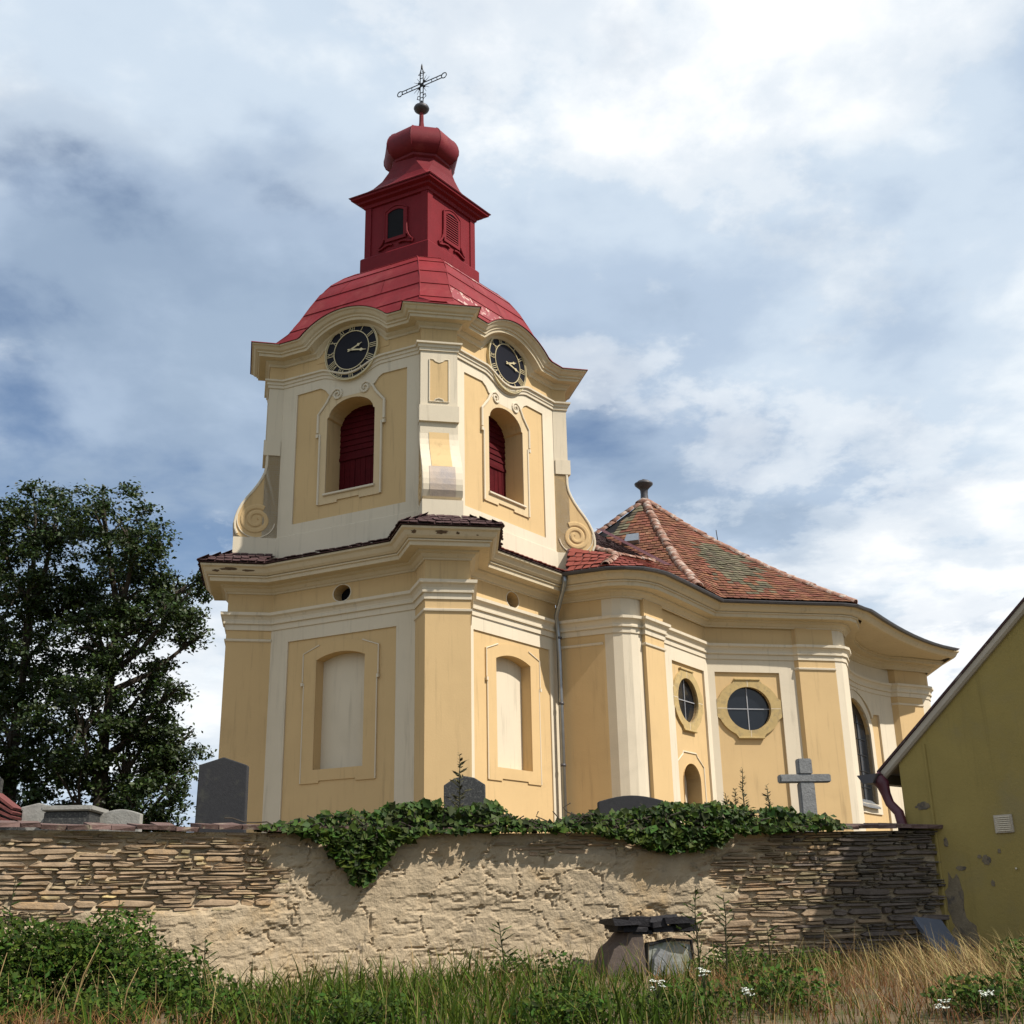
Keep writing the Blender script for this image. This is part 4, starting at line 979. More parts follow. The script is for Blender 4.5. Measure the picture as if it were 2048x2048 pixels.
def build_wall():
    ns_, nz_ = int(WLEN/.021), 92
    S = np.linspace(0, WLEN, ns_); Z = np.linspace(ZW0, ZW1, nz_); base = np.array([wall_pt(s_) for s_ in S])
    X = base[:, 0][:, None]*np.ones(nz_)[None, :]; ZZ = np.ones(ns_)[:, None]*Z[None, :]; SS = S[:, None]*np.ones(nz_)[None, :]
    e = np.clip((exposure(X, ZZ)-0.18)/0.35, 0, 1); e = e*e*(3-2*e)
    d = 0.046*(1-e)-0.016*e
    lay = fbm(SS*2.2, ZZ*13, 31)-.47; rough = fbm(SS*9, ZZ*16, 37, 5)-.47
    tt = fbm(SS*1.1+5, ZZ*2.6, 91, 6); sst = lambda v, a, b: np.clip((v-a)/(b-a), 0, 1)
    d = d+(1-e)*(0.013*sst(tt, .44, .455)+0.011*sst(fbm(SS*1.7, ZZ*4.2+9, 97, 6), .50, .515)-.02)
    d = d-0.03*e*np.clip((X-3.3)/.5, 0, 1)
    d = d+0.045*lay*(.20+e*.4)+0.018*rough+0.05*(fbm(SS*.9, ZZ*1.2, 41)-.47)+0.04*np.clip(fbm(SS*6+40, ZZ*30, 77)-.62, 0, 1)*-2.2
    crack = np.abs(fbm(SS*1.5+3, ZZ*2.2, 51, 5)-.47); d = d-0.03*np.clip(1-crack/.012, 0, 1)*(1-e)
    d = d+0.05*np.clip((1.25-ZZ)/.5, 0, 1)
    PX = base[:, 0][:, None]+base[:, 3][:, None]*d; PY = base[:, 1][:, None]-base[:, 2][:, None]*d
    V = np.stack([PX, PY, ZZ], -1).reshape(-1, 3)
    F = [(i*nz_+j, (i+1)*nz_+j, (i+1)*nz_+j+1, i*nz_+j+1) for i in range(ns_-1) for j in range(nz_-1)]
    mesh('render_coat', V, F, MORTAR, wall)
    sweep('wall_core', WL, [(-.06, .2), (-.06, 2.43), (-.40, 2.43), (-.40, .2)], MORTAR, wall)
    # slate courses
    protos = []
    for k in range(14):
        pts = []
        nn = random.choice((6, 7, 8)); 
        for q in range(nn):
            a = 2*PI*(q+random.uniform(-.25, .25))/nn; c, s_ = math.cos(a), math.sin(a)
            px = math.copysign(abs(c)**.35, c)*.5; pz = math.copysign(abs(s_)**.55, s_)*.5
            pts.append((px*random.uniform(.9, 1.03), pz*random.uniform(.82, 1.03)))
        V = [(x*.96, 0.5, z*.8) for x, z in pts]+[(x, .30, z) for x, z in pts]+[(x, -.5, z) for x, z in pts]
        V = [(x, -y, z) for x, y, z in V]
        V[0:nn] = [(x, y+random.uniform(-.12, .1), z) for x, y, z in V[0:nn]]
        F = [tuple(range(nn))[::-1]]+[(i, (i+1) % nn, nn+(i+1) % nn, nn+i) for i in range(nn)]+[(nn+i, nn+(i+1) % nn, 2*nn+(i+1) % nn, 2*nn+i) for i in range(nn)]
        me = bpy.data.meshes.new('slate'); me.from_pydata(V, [], F); me.update(); me.materials.append(SLATE); protos.append(me)
    SLATE_SHADE = mat('shade_toned_slate', (0.16, 0.13, 0.105), 0.85, 0.3, 7, 0.7, 22, island=0.4, hue_is=0.02, col2=(0.26, 0.19, 0.115), mix_scale=2.5, mix_lo=0.55, mix_hi=0.7)  # the house's shade is put into this colour, for slates near it
    shade_protos = []
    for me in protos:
        m2 = me.copy(); m2.materials.clear(); m2.materials.append(SLATE_SHADE); shade_protos.append(m2)
    items = []
    z = ZW0
    while z < ZW1-.015:
        h = random.choice((.017, .02, .024, .03, .036, .045, .06, .085)); s_ = random.uniform(-.3, 0)
        while s_ < WLEN:
            w = (.07+.40*random.random()**1.8)*(1.0+h*4)
            sm = s_+w/2
            if 0.05 < sm < WLEN-.05:
                x, y, tx, ty = wall_pt(sm); zz = z+h/2+.06*(float(fbm(sm*.9, z*1.5, 63))-.47)*2
                ev = float(exposure(x, zz))
                if ev > .20 and zz < 2.42:
                    dd = random.gauss(-.022, .009)+.008*min(1, max(0, ev))
                    if h > .04 and random.random() < .45:
                        k_ = random.uniform(.35, .65)
                        items.append((w*h*k_, sm, zz-h*(1-k_)/2, w*.98, h*k_*.93, dd+random.gauss(0, .008), x)); w2 = w*random.uniform(.6, 1.0)
                        items.append((w2*h*(1-k_), sm+(w-w2)*random.uniform(-.4, .4), zz+h*k_/2, w2*.98, h*(1-k_)*.93, dd+random.gauss(0, .008), x))
                    else: items.append((w*h, sm, zz, w*.985, h*random.uniform(.86, .98), dd, x))
            s_ += w+.006
        z += h+.004
    vis = [it for it in items if -5.6 < it[6] < 5.05]; vis.sort(key=lambda t: -t[0]*(1.5 if t[6] < 2.6 else 1.0))
    keep = set(id(t) for t in vis[:298]); mb = MB(); mb_shade = MB()
    for it in items:
        _, sm, zz, w, h, dd, x_ = it
        x, y, tx, ty = wall_pt(sm); t = Vector((tx, ty, 0)); n = Vector((ty, -tx, 0))
        R = Matrix((t, -n, Vector((0, 0, 1)))).transposed().to_4x4(); R.translation = Vector((x, y, zz))+n*dd
        M_ = R @ Matrix.Rotation(random.gauss(0, .018), 4, 'Y') @ Matrix.Rotation(random.gauss(0, .05), 4, 'Z') @ Matrix.Diagonal((w, .09, h, 1))
        in_shade = x_ > 3.75+random.gauss(0, .35); me = random.choice(shade_protos if in_shade else protos)
        if id(it) in keep:
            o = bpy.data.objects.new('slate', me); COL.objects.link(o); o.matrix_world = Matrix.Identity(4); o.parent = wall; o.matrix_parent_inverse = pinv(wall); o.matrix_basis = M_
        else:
            (mb_shade if in_shade else mb).add([M_ @ v.co for v in me.vertices], [tuple(p.vertices) for p in me.polygons])
    tag(mb.build('small_slates', SLATE, wall), kind='stuff'); tag(mb_shade.build('small_shade_toned_slates', SLATE_SHADE, wall), kind='stuff')
    # coping tiles
    cps = []
    for k in range(5):
        V = []
        for (x, y, z) in [(-.5, 0, 0), (.5, 0, 0), (.5, 1, 0), (-.5, 1, 0), (-.5, 0, 1), (.5, 0, 1), (.5, 1, 1), (-.5, 1, 1)]:
            V.append((x+random.gauss(0, .02), y+random.gauss(0, .03), z+random.gauss(0, .08)))
        me = bpy.data.meshes.new('coping_tile'); me.from_pydata(V, [], [(0, 3, 2, 1), (4, 5, 6, 7), (0, 1, 5, 4), (1, 2, 6, 5), (2, 3, 7, 6), (3, 0, 4, 7)]); me.update(); me.materials.append(COPE); cps.append(me)
    s_ = 0.0
    while s_ < WLEN-.1:
        w = random.choice((.19, .20, .21, .20, .24)); x, y, tx, ty = wall_pt(s_+w/2); t = Vector((tx, ty, 0)); n = Vector((ty, -tx, 0))
        R = Matrix((t, -n, Vector((0, 0, 1)))).transposed().to_4x4(); R.translation = Vector((x, y, 2.445+random.gauss(0, .006)))+n*(.115+random.gauss(0, .014))
        M_ = R @ Matrix.Rotation(.10+random.gauss(0, .02), 4, 'X') @ Matrix.Rotation(random.gauss(0, .03), 4, 'Z') @ Matrix.Rotation(random.gauss(0, .02), 4, 'Y') @ Matrix.Diagonal((w*.965, .52, .042, 1))
        o = bpy.data.objects.new('coping_tile', random.choice(cps)); COL.objects.link(o); o.parent = wall; o.matrix_parent_inverse = pinv(wall); o.matrix_basis = M_
        s_ += w
build_wall()

# ================================================================== YELLOW HOUSE
YEL = mat('yellow_render', (0.36, 0.27, 0.085), 0.9, 0.12, 1.3, 0.3, 25, col2=(0.30, 0.235, 0.10), mix_scale=1.2, mix_lo=.5, mix_hi=.75, streak=True)
SOFF = mat('verge_plaster', (0.50, 0.43, 0.34), 0.9, 0.1, 3, 0.2, 30)
BARE = mat('bare_wall_patch', (0.235, 0.185, 0.12), 0.95, 0.25, 6, 0.8, 18, col2=(0.10, 0.085, 0.075), mix_scale=4)
house = empty('yellow_house', (5.0, 14.4, 0.9)); tag(house, 'shaded yellow rendered house gable with sloping roof edge at the right side', 'house')
HB = frame((5.02, 14.44), (math.cos(math.radians(-50)), math.sin(math.radians(-50))))
def roofz(u): return 3.15+.805*(u+.68) if u < 2.6 else 3.15+.805*(3.28)-.805*(u-2.6)
gab = [(-.40, .2), (5.6, .2), (5.6, roofz(5.6)-.04), (2.6, roofz(2.6)-.04), (-.40, roofz(-.40)-.04)]
slab('gable_wall', HB, gab, [], -7.0, 0.0, YEL, house)
for a, b in ((-.68, 2.62), (2.58, 5.9)):
    V = [HB(u, z, d) for d in (.07, -7.2) for u, z in ((a, roofz(a)), (b, roofz(b)), (b, roofz(b)+.035), (a, roofz(a)+.035))]
    mesh('roof_slope', V, [(0, 1, 2, 3), (7, 6, 5, 4), (0, 4, 5, 1), (1, 5, 6, 2), (2, 6, 7, 3), (3, 7, 4, 0)], TILED, house)
ribbon('verge_board', HB, [(-.66, roofz(-.66)-.055), (2.6, roofz(2.6)-.055)], .11, -.02, .055, SOFF, house)
mesh('eave_soffit', [HB(-.68, roofz(-.68)-.01, .05), HB(-.39, roofz(-.39)-.10, .05), HB(-.39, roofz(-.39)-.10, -7), HB(-.68, roofz(-.68)-.01, -7)], [(0, 1, 2, 3)], SOFF, house)
ribbon('corner_bead', HB, [(-.02, .4), (-.02, 3.45)], .035, -.01, .018, YEL, house)
MB().box(HB, .75, .97, 2.345, 2.545, -.01, .02).build('vent_grille', SOFF, house)
for k in range(8): MB().box(HB, .77, .95, 2.362+k*.022, 2.374+k*.022, .0, .032).build('vent_slat', CREAM, house)
def patch(name, cu, cz, ru, rz, material, d=.006, n=22, seed=1):
    rnd = random.Random(seed); pts = []
    for k in range(n):
        a = 2*PI*k/n; r = rnd.uniform(.72, 1.12); pts.append((cu+ru*r*math.cos(a), cz+rz*r*math.sin(a)))
    slab(name, HB, pts, [], -.002, d, material, house)
patch('bare_patch', .13, 1.62, .12, .34, BARE, seed=3); patch('bare_patch', .20, 1.22, .19, .26, BARE, .010, seed=4); patch('bare_patch', .10, 1.0, .26, .22, BARE, .014, seed=5)
patch('bare_patch', .58, 2.06, .055, .06, BARE, seed=6); patch('bare_patch', .50, 2.10, .03, .025, BARE, seed=7); patch('bare_patch', .62, 1.80, .025, .04, BARE, seed=8)
patch('bare_patch', .10, 2.28, .03, .06, BARE, seed=9); patch('bare_patch', -.14, 2.72, .10, .05, BARE, seed=10); patch('bare_patch', .25, 1.98, .07, .03, BARE, seed=12); patch('bare_patch', .75, 2.15, .02, .03, BARE, seed=13)
lathe('wall_lamp_button', [(.012, 0), (.012, .02)], (0, 0), CREAM, house, 8).matrix_basis = Matrix.Translation(Vector(HB(.93, 1.94, .02)))
RUSTP = mat('maroon_pipe', (0.10, 0.018, 0.03), 0.45, 0.2, 8, 0.2, 20, spec=.5)
gp0 = Vector(HB(-.74, 3.08, .02))
dpipe = tube('rain_pipe', [Vector(HB(-.70, 3.12, .10)), Vector(HB(-.62, 3.02, .06)), Vector(HB(-.60, 2.90, .05)), Vector(HB(-.56, 2.78, .05)), Vector(HB(-.45, 2.66, .05)), Vector(HB(-.42, 2.50, .05)), Vector(HB(-.42, 2.2, .05))], [.09, .085, .06, .058, .062, .062, .06], RUSTP, house, 10)
mesh('eave_gutter', [HB(-.88, 3.14, .22), HB(-.60, 3.14, .22), HB(-.66, 3.03, .22), HB(-.80, 3.03, .22), HB(-.88, 3.14, -7), HB(-.60, 3.14, -7), HB(-.66, 3.03, -7), HB(-.80, 3.03, -7)], [(0, 3, 2, 1), (0, 4, 7, 3), (3, 7, 6, 2), (2, 6, 5, 1)], ZINCD, house)

# ================================================================== GRAVES AND STONES
GRAN = mat('grey_granite', (0.044, 0.044, 0.047), 0.85, 0.15, 30, 0.15, 60, spec=.15, col2=(.07, .07, .06), mix_scale=6, mix_lo=.55, mix_hi=.75)
GRAND = mat('dark_granite', (0.04, 0.04, 0.04), 0.6, 0.4, 60, 0.2, 60, spec=.4, col2=(.10, .10, .09), mix_scale=45)
GRANC = mat('cross_granite', (0.26, 0.265, 0.265), 0.75, 0.25, 22, 0.5, 40)
PALE = mat('pale_gravestone', (0.34, 0.33, 0.30), 0.85, 0.2, 9, 0.4, 30)
def stone(name, pts, th, loc, rz, material, label, cat='gravestone', bevel=.012, group=None):
    """upright outline (x,z) with thickness"""
    e = empty(name, loc, rz); tag(e, label, cat, group)
    bm = bmesh.new(); vs = [bm.verts.new((x, -th/2, z)) for x, z in pts]; f = bm.faces.new(vs); r = bmesh.ops.extrude_face_region(bm, geom=[f])
    bmesh.ops.translate(bm, verts=[v for v in r['geom'] if isinstance(v, bmesh.types.BMVert)], vec=(0, th, 0)); bmesh.ops.recalc_face_normals(bm, faces=bm.faces[:])
    bmesh.ops.bevel(bm, geom=bm.edges[:], offset=bevel, segments=2, affect='EDGES', profile=.6)
    me = bpy.data.meshes.new('slab'); bm.to_mesh(me); bm.free(); o = link_mesh(me, 'slab', material, None); o.parent = e
    me2 = bpy.data.meshes.new('plinth'); w = max(p[0] for p in pts)-min(p[0] for p in pts); bm = bmesh.new(); bmesh.ops.create_cube(bm, size=1, matrix=Matrix.Translation((0, 0, .08)) @ Matrix.Diagonal((w+.2, th+.2, .20, 1)))
    bmesh.ops.bevel(bm, geom=bm.edges[:], offset=.015, segments=2, affect='EDGES'); bm.to_mesh(me2); bm.free(); o2 = link_mesh(me2, 'plinth', material, None); o2.parent = e
    return e
GZ = 2.0
stone('gravestone', [(-.285, .1), (.285, .1), (.275, 1.25), (0, 1.345), (-.275, 1.26)], .14, (-3.38, 13.6, GZ), .05, GRAN, 'tall plain grey gravestone with low pointed top at the left end of the ivy')
stone('gravestone', [(-.27, .1), (.27, .1), (.27, 1.17), (.13, 1.26), (0, 1.285), (-.13, 1.26), (-.27, 1.17)], .15, (-.69, 15.5, GZ), .0, GRAND, 'dark speckled gravestone with a peaked top poking above the ivy')
stone('gravestone', [(-.44, .1), (.44, .1), (.44, .965)]+[(.44-.88*k/10, .965+.075*math.sin(PI*k/10)) for k in range(1, 10)]+[(-.44, .965)], .16, (1.51, 16.0, GZ), .04, GRAN, 'wide grey gravestone with a shallow curved top near the drainpipe')
e = empty('stone_cross', (4.0, 16.5, GZ), .08); tag(e, 'weathered grey granite cross standing above the ivy', 'grave cross')
def cbox(name, x0, x1, z0, z1, th, e, material, bev=.014):
    bm = bmesh.new(); bmesh.ops.create_cube(bm, size=1, matrix=Matrix.Translation(((x0+x1)/2, 0, (z0+z1)/2)) @ Matrix.Diagonal((x1-x0, th, z1-z0, 1)))
    bmesh.ops.bevel(bm, geom=bm.edges[:], offset=bev, segments=2, affect='EDGES'); me = bpy.data.meshes.new(name); bm.to_mesh(me); bm.free(); o = link_mesh(me, name, material, None); o.parent = e; return o
cbox('shaft', -.10, .11, .0, 1.215, .15, e, GRANC); cbox('crossarm', -.37, .35, 1.215, 1.325, .155, e, GRANC); cbox('head', -.095, .10, 1.325, 1.54, .15, e, GRANC); cbox('plinth', -.25, .25, -.05, .3, .35, e, GRANC)
stone('gravestone', [(-.19, .1), (.19, .1), (.19, .90), (.21, .90), (.21, .945), (0, .995), (-.21, .945), (-.21, .90), (-.19, .90)], .3, (-6.0, 15.0, GZ), .1, PALE, 'pale house shaped gravestone beside the plank heap on the left')
stone('gravestone', [(-.26, .1), (.26, .1), (.26, .855)]+[(.26-.52*k/8, .855+.06*math.sin(PI*k/8)) for k in range(1, 8)]+[(-.26, .855)], .12, (-5.02, 15.1, GZ), .0, PALE, 'low pale gravestone with a curved top under the tree')
e = empty('tomb_slab', (-5.53, 14.9, GZ), .05); tag(e, 'dark flat tomb with a light ledge between two pale gravestones', 'tomb')
cbox('chest', -.27, .27, .0, .86, .7, e, GRAND); cbox('ledge', -.30, .31, .865, .93, .78, e, PALE)
WOODR = mat('old_red_planks', (0.14, 0.045, 0.04), 0.8, 0.25, 8, 0.4, 30, island=.3)
e = empty('grave_shelter', (-6.72, 14.8, GZ), .05); tag(e, 'small dark grave shelter with sloping reddish plank roof at the left edge', 'shelter')
cbox('panel', -.35, .26, .0, 1.30, .12, e, GRAND)
for k in range(4):
    bm = bmesh.new(); bmesh.ops.create_cube(bm, size=1, matrix=Matrix.Translation((.36, -.10-.02*k, 1.03-.075*k)) @ Matrix.Rotation(.62-.1*k, 4, 'Y') @ Matrix.Diagonal((.42, .35, .03, 1))); me = bpy.data.meshes.new('plank'); bm.to_mesh(me); bm.free(); o = link_mesh(me, 'plank', WOODR, None); o.parent = e
cbox('base', -.5, .62, .0, .70, .6, e, GRAND)
# ruined masonry stump at the wall foot
STB = mat('brown_render_stub', (0.13, 0.10, 0.085), 0.95, 0.2, 5, 0.5, 20)
BLK = mat('charred_slate', (0.022, 0.020, 0.023), 0.7, 0.3, 9, 0.6, 25, island=.4)
CONC = mat('pale_concrete', (0.30, 0.31, 0.27), 0.9, 0.2, 6, 0.6, 18, col2=(.16, .18, .10), mix_scale=5)
st = empty('masonry_stump', (1.3, 13.2, .9)); tag(st, 'ruined buttress stump with black slate top and pale concrete block at the wall foot', 'ruined buttress')
FS = frame((.80, 13.32), (.97, .24))
slab('leaning_render', FS, [(0, -.1+.9), (.45, .8), (.44, 1.20), (.42, 1.42), (.28, 1.36), (.20, 1.27), (.10, 1.20), (.03, 1.05)], [], -.2, .34, STB, st)
slab('concrete_block', FS, [(.47, .75), (1.02, .75), (1.0, 1.22), (.80, 1.27), (.5, 1.24)], [], -.1, .30, CONC, st)
slab('broken_slab', FS, [(.48, .75), (.74, .75), (.77, .98), (.70, 1.16), (.60, 1.20), (.52, 1.10)], [], .30, .40, GRANC, st)
ribbon('iron_strap', FS, [(.50, 1.24), (.72, 1.29), (.98, 1.27), (1.0, 1.0)], .03, .29, .33, IRON, st)
for k in range(16):
    u = .22+random.uniform(0, .70); z = 1.33+random.uniform(0, .15); w = random.uniform(.14, .34); h = random.uniform(.03, .07)
    mb = MB().box(FS, u-w/2, u+w/2, z, z+h, -.12, .30+random.uniform(0, .14)); mb.v = [(x+random.gauss(0, .012), y+random.gauss(0, .012), zz+random.gauss(0, .012)) for x, y, zz in mb.v]; mb.build('slate_slab', BLK, st)
ls = empty('leaning_slab', (4.6, 13.9, .9)); tag(ls, 'smooth blue grey slab leaning against the dark wall corner', 'stone slab')
a_, b_, c_, d_ = Vector((4.46, 13.95, 1.46)), Vector((4.78, 14.0, 1.42)), Vector((4.98, 13.45, .80)), Vector((4.66, 13.40, .80)); nn_ = (b_-a_).cross(d_-a_).normalized()
V = [p for p in (a_, b_, c_, d_)]+[p-nn_*.05*(1 if nn_.y < 0 else -1) for p in (a_, b_, c_, d_)]
BLUES = mat('blue_slate_slab', (0.10, 0.115, 0.15), 0.5, 0.15, 6, 0.2, 20, spec=.5)
mesh('slab', V, [(0, 1, 2, 3), (7, 6, 5, 4), (0, 4, 5, 1), (1, 5, 6, 2), (2, 6, 7, 3), (3, 7, 4, 0)], BLUES, ls)
# ================================================================== VEGETATION
def fast_mesh(name, V, Q, material, parent=None):
    me = bpy.data.meshes.new(name); V = np.ascontiguousarray(V, np.float32); Q = np.ascontiguousarray(Q, np.int32); k = Q.shape[1]
    me.vertices.add(len(V)); me.vertices.foreach_set('co', V.ravel()); me.loops.add(Q.size); me.loops.foreach_set('vertex_index', Q.ravel())
    me.polygons.add(len(Q)); me.polygons.foreach_set('loop_start', np.arange(0, Q.size, k, dtype=np.int32)); me.update(calc_edges=True)
    return link_mesh(me, name, material, parent)
GRASSG = mat('green_grass', (0.070, 0.110, 0.012), 0.7, 0.25, 3, 0, island=.55, hue_is=.03, spec=.12, trans=.3)
GRASSD = mat('dry_grass', (0.27, 0.130, 0.048), 0.75, 0.25, 3, 0, island=.4, hue_is=.02, trans=.25)
STRAW = mat('straw', (0.40, 0.29, 0.12), 0.7, 0.2, 3, 0, island=.35, hue_is=.02, trans=.25)
LEAFD = mat('tree_leaf', (0.036, 0.060, 0.012), 0.5, 0.3, 2, 0, island=.7, hue_is=.03, spec=.35, trans=.3)
IVYL = mat('creeper_leaf', (0.048, 0.082, 0.010), 0.6, 0.3, 3, 0, island=.7, hue_is=.035, spec=.2, trans=.25)
NETL = mat('weed_leaf', (0.050, 0.088, 0.010), 0.65, 0.3, 3, 0, island=.7, hue_is=.035, spec=.12, trans=.25)
BARK = mat('bark', (0.075, 0.06, 0.045), 0.95, 0.3, 6, 0.7, 14)
STEM = mat('weed_stem', (0.045, 0.045, 0.02), 0.8, 0.2, 6, 0)
WHITEF = mat('white_flower', (0.62, 0.64, 0.55), 0.7, 0.1, 9, 0, island=.2)
BUD = mat('seed_head', (0.10, 0.09, 0.04), 0.8, 0.3, 9, 0, island=.4)
def blades(name, x, y, h, w, lean, material, kind='stuff', parent=None, zfun=ground_z, seed=0, leandir=None):
    rg = np.random.default_rng(seed); n = len(x); z = zfun(x, y)-.02
    az = rg.uniform(0, 2*PI, n); fx, fy = np.cos(az), np.sin(az)
    la = rg.uniform(0, 2*PI, n) if leandir is None else leandir+rg.normal(0, .7, n)
    lx, ly = np.cos(la)*lean*h, np.sin(la)*lean*h
    V = np.zeros((n, 8, 3))
    for k, (f, ww) in enumerate(((0, 1), (.4, .9), (.75, .6), (1.0, .12))):
        cx = x+lx*f**1.8; cy = y+ly*f**1.8; cz = z+h*(f-.25*lean*f**3)
        for s_ in (0, 1):
            sg = (s_*2-1)*.5*w*ww
            V[:, 2*k+s_, 0] = cx+fx*sg; V[:, 2*k+s_, 1] = cy+fy*sg; V[:, 2*k+s_, 2] = cz
    b = (np.arange(n)*8)[:, None]; Q = np.concatenate([b+np.array([[0, 1, 3, 2]]), b+np.array([[2, 3, 5, 4]]), b+np.array([[4, 5, 7, 6]])])
    o = fast_mesh(name, V.reshape(-1, 3), Q, material, parent)
    return o
def scatter(n, x0, x1, y0, y1, seed, dens=None):
    rg = np.random.default_rng(seed); x = rg.uniform(x0, x1, n); y = rg.uniform(y0, y1, n)
    ok = y < wall_y(x)-.08
    if dens is not None: ok &= rg.uniform(0, 1, n) < dens(x, y)
    return x[ok], y[ok]
def grass_all():
    rg = np.random.default_rng(5)
    def dry_d(x, y): return np.clip(1.0*g2(x, y, 2.9, 10.8, 1.7, 2.6)+.9*g2(x, y, -3.3, 8.7, 1.3, .7)+.5*g2(x, y, -1.9, 9.2, .5, .8)+1.6*(fbm(x*1.1+2, y*1.1, 8)-.47), 0, 1)
    x, y = scatter(34000, -8.0, 9.0, 6.8, 14.3, 1, lambda x, y: np.clip(dry_d(x, y)+.45*np.clip((x-4.8)/1.5, 0, 1), 0, 1)); n = len(x)
    tag(blades('dry_grass', x, y, rg.uniform(.08, .30, n), rg.uniform(.003, .008, n), rg.uniform(.1, 1.1, n), GRASSD, seed=2), 'dry reddish brown grass in front of the wall', 'grass', kind='stuff')
    x, y = scatter(23000, -8.5, 9.0, 6.6, 14.3, 3, lambda x, y: np.clip(1-dry_d(x, y)*.75, .1, 1)); n = len(x)
    tag(blades('short_grass', x, y, rg.uniform(.06, .20, n), rg.uniform(.006, .011, n), rg.uniform(.1, .6, n), GRASSG, seed=4), 'short green grass on the bank below the wall', 'grass', kind='stuff')
    def tall_d(x, y): return np.clip(1.3*g2(x, y, -1.0, 10.0, 1.25, 1.5)+.55*g2(x, y, .6, 9.3, .9, 1.0)+1.8*(fbm(x*2, y*2, 18)-.5), 0, 1)
    x, y = scatter(6000, -3.0, 2.2, 8.0, 12.6, 6, tall_d); n = len(x)
    tag(blades('tall_green_grass', x, y, rg.uniform(.12, .46, n), rg.uniform(.007, .022, n), rg.uniform(.1, .9, n), GRASSG, seed=7), 'tall broad bladed green grass in the middle foreground', 'grass', kind='stuff')
    x, y = scatter(2600, 2.6, 5.6, 8.6, 13.4, 8, lambda x, y: np.clip(1.2*g2(x, y, 4.4, 10.8, 1.0, 2.0), 0, 1)); n = len(x)
    tag(blades('straw_grass', x, y, rg.uniform(.18, .42, n), rg.uniform(.006, .012, n), rg.uniform(.3, .8, n), STRAW, seed=9, leandir=2.6), 'pale straw coloured grass leaning over at the foot of the yellow house', 'grass', kind='stuff')
    x, y = scatter(1100, -5, 4.5, 8.3, 13.2, 28); n = len(x)
    tag(blades('straw_stalks', x, y, rg.uniform(.25, .55, n), rg.uniform(.004, .007, n), rg.uniform(.1, .6, n), STRAW, seed=29), 'thin pale dry stalks scattered through the grass', 'grass', kind='stuff')
grass_all()
def leaves_at(P, size, nrm, seed, aspect=.62, fold=.25, tdir=None):
    """kite leaves, two triangles each: P (n,3), size (n,), nrm (n,3)"""
    rg = np.random.default_rng(seed); n = len(P); nrm = nrm/np.linalg.norm(nrm, axis=1, keepdims=True)
    r = rg.normal(size=(n, 3)); t = np.cross(nrm, r); t /= np.linalg.norm(t, axis=1, keepdims=True)+1e-9; b = np.cross(nrm, t)
    if tdir is not None:
        t = tdir/np.linalg.norm(tdir, axis=1, keepdims=True); b = np.cross(nrm, t); b /= np.linalg.norm(b, axis=1, keepdims=True)+1e-9; nrm = np.cross(t, b)
    s_ = size[:, None]
    V = np.stack([P-t*s_*.5, P+b*s_*aspect*.5+nrm*s_*fold*.5, P+t*s_*.5, P-b*s_*aspect*.5+nrm*s_*fold*.5], 1).reshape(-1, 3)
    k = (np.arange(n)*4)[:, None]; T = np.concatenate([k+np.array([[0, 1, 2]]), k+np.array([[0, 2, 3]])])
    return V, T
# ---- creeper on the wall top
def ivy():
    e = empty('ivy', (0, 13.6, 2.4)); tag(e, 'dark green creeper draped over the top of the stone wall', 'ivy')
    xs = [-2.75, -2.4, -2.1, -1.4, -.7, -.25, .12, .4, .8, 1.2, 1.7, 2.5, 3.2, 3.65, 3.85]
    tp = [.0, .10, .20, .25, .32, .26, .10, .08, .19, .19, .29, .26, .23, .15, .02]
    hx = [-2.75, -2.35, -2.1, -1.95, -1.80, -1.62, -1.50, -1.35, -1.1, -.5, .2, .8, 1.15, 1.4, 1.75, 2.05, 2.3, 2.45, 3.0, 3.8]
    hg = [.0, .05, .20, .38, .66, .66, .40, .18, .05, .03, .02, .06, .12, .22, .27, .25, .20, .08, .05, .02]
    rg = np.random.default_rng(77); n = 15000
    X = rg.uniform(-2.75, 3.85, n); top = np.interp(X, xs, tp); hang = np.interp(X, hx, hg)
    jag = .6+.8*fbm(X*5, X*0+2, 4, 3); top = top*jag; hang = hang*(.75+.5*fbm(X*7+4, X*0, 6, 3))
    v = rg.uniform(0, 1, n); tot = top+hang+.02; keep = rg.uniform(0, .55, n) < tot; X, top, hang, v = X[keep], top[keep], hang[keep], v[keep]; n = len(X)
    Z = 2.47-hang+v*(top+hang); Y0 = wall_y(X); below = Z < 2.46
    front = np.where(below, .10+.13*rg.uniform(0, 1, n)**.6, 0); dep = np.where(below, front, rg.uniform(-.45, .22, n)*(1-.5*np.clip((Z-2.47)/.35, 0, 1)))
    P = np.stack([X+.3*dep, Y0-.95*dep, Z], 1)
    nrm = np.stack([rg.normal(.25, .5, n), rg.normal(-.7, .4, n), rg.normal(.55, .5, n)], 1)
    V, T = leaves_at(P, np.clip(rg.lognormal(-2.65, .38, n), .03, .16), nrm, 5, .7, .2)
    o = fast_mesh('ivy_leaves', V, T, IVYL, e); tag(o, kind='stuff')
    # dark woody mat inside
    mb = MB()
    for k in range(70):
        x = random.uniform(-2.6, 3.7); y = float(wall_y(x)); pts = [Vector((x, y-.1, 2.5))]
        for q in range(5):
            h = float(np.interp(x, hx, hg)); pts.append(pts[-1]+Vector((random.gauss(0, .07), random.gauss(-.005, .02), (-.9*h/5 if random.random() < .5 else .04)+random.gauss(0, .02))))
        mb.add(*tube_vf(pts, .007, 5))
    tag(mb.build('ivy_stems', BARK, e), kind='stuff')
ivy()
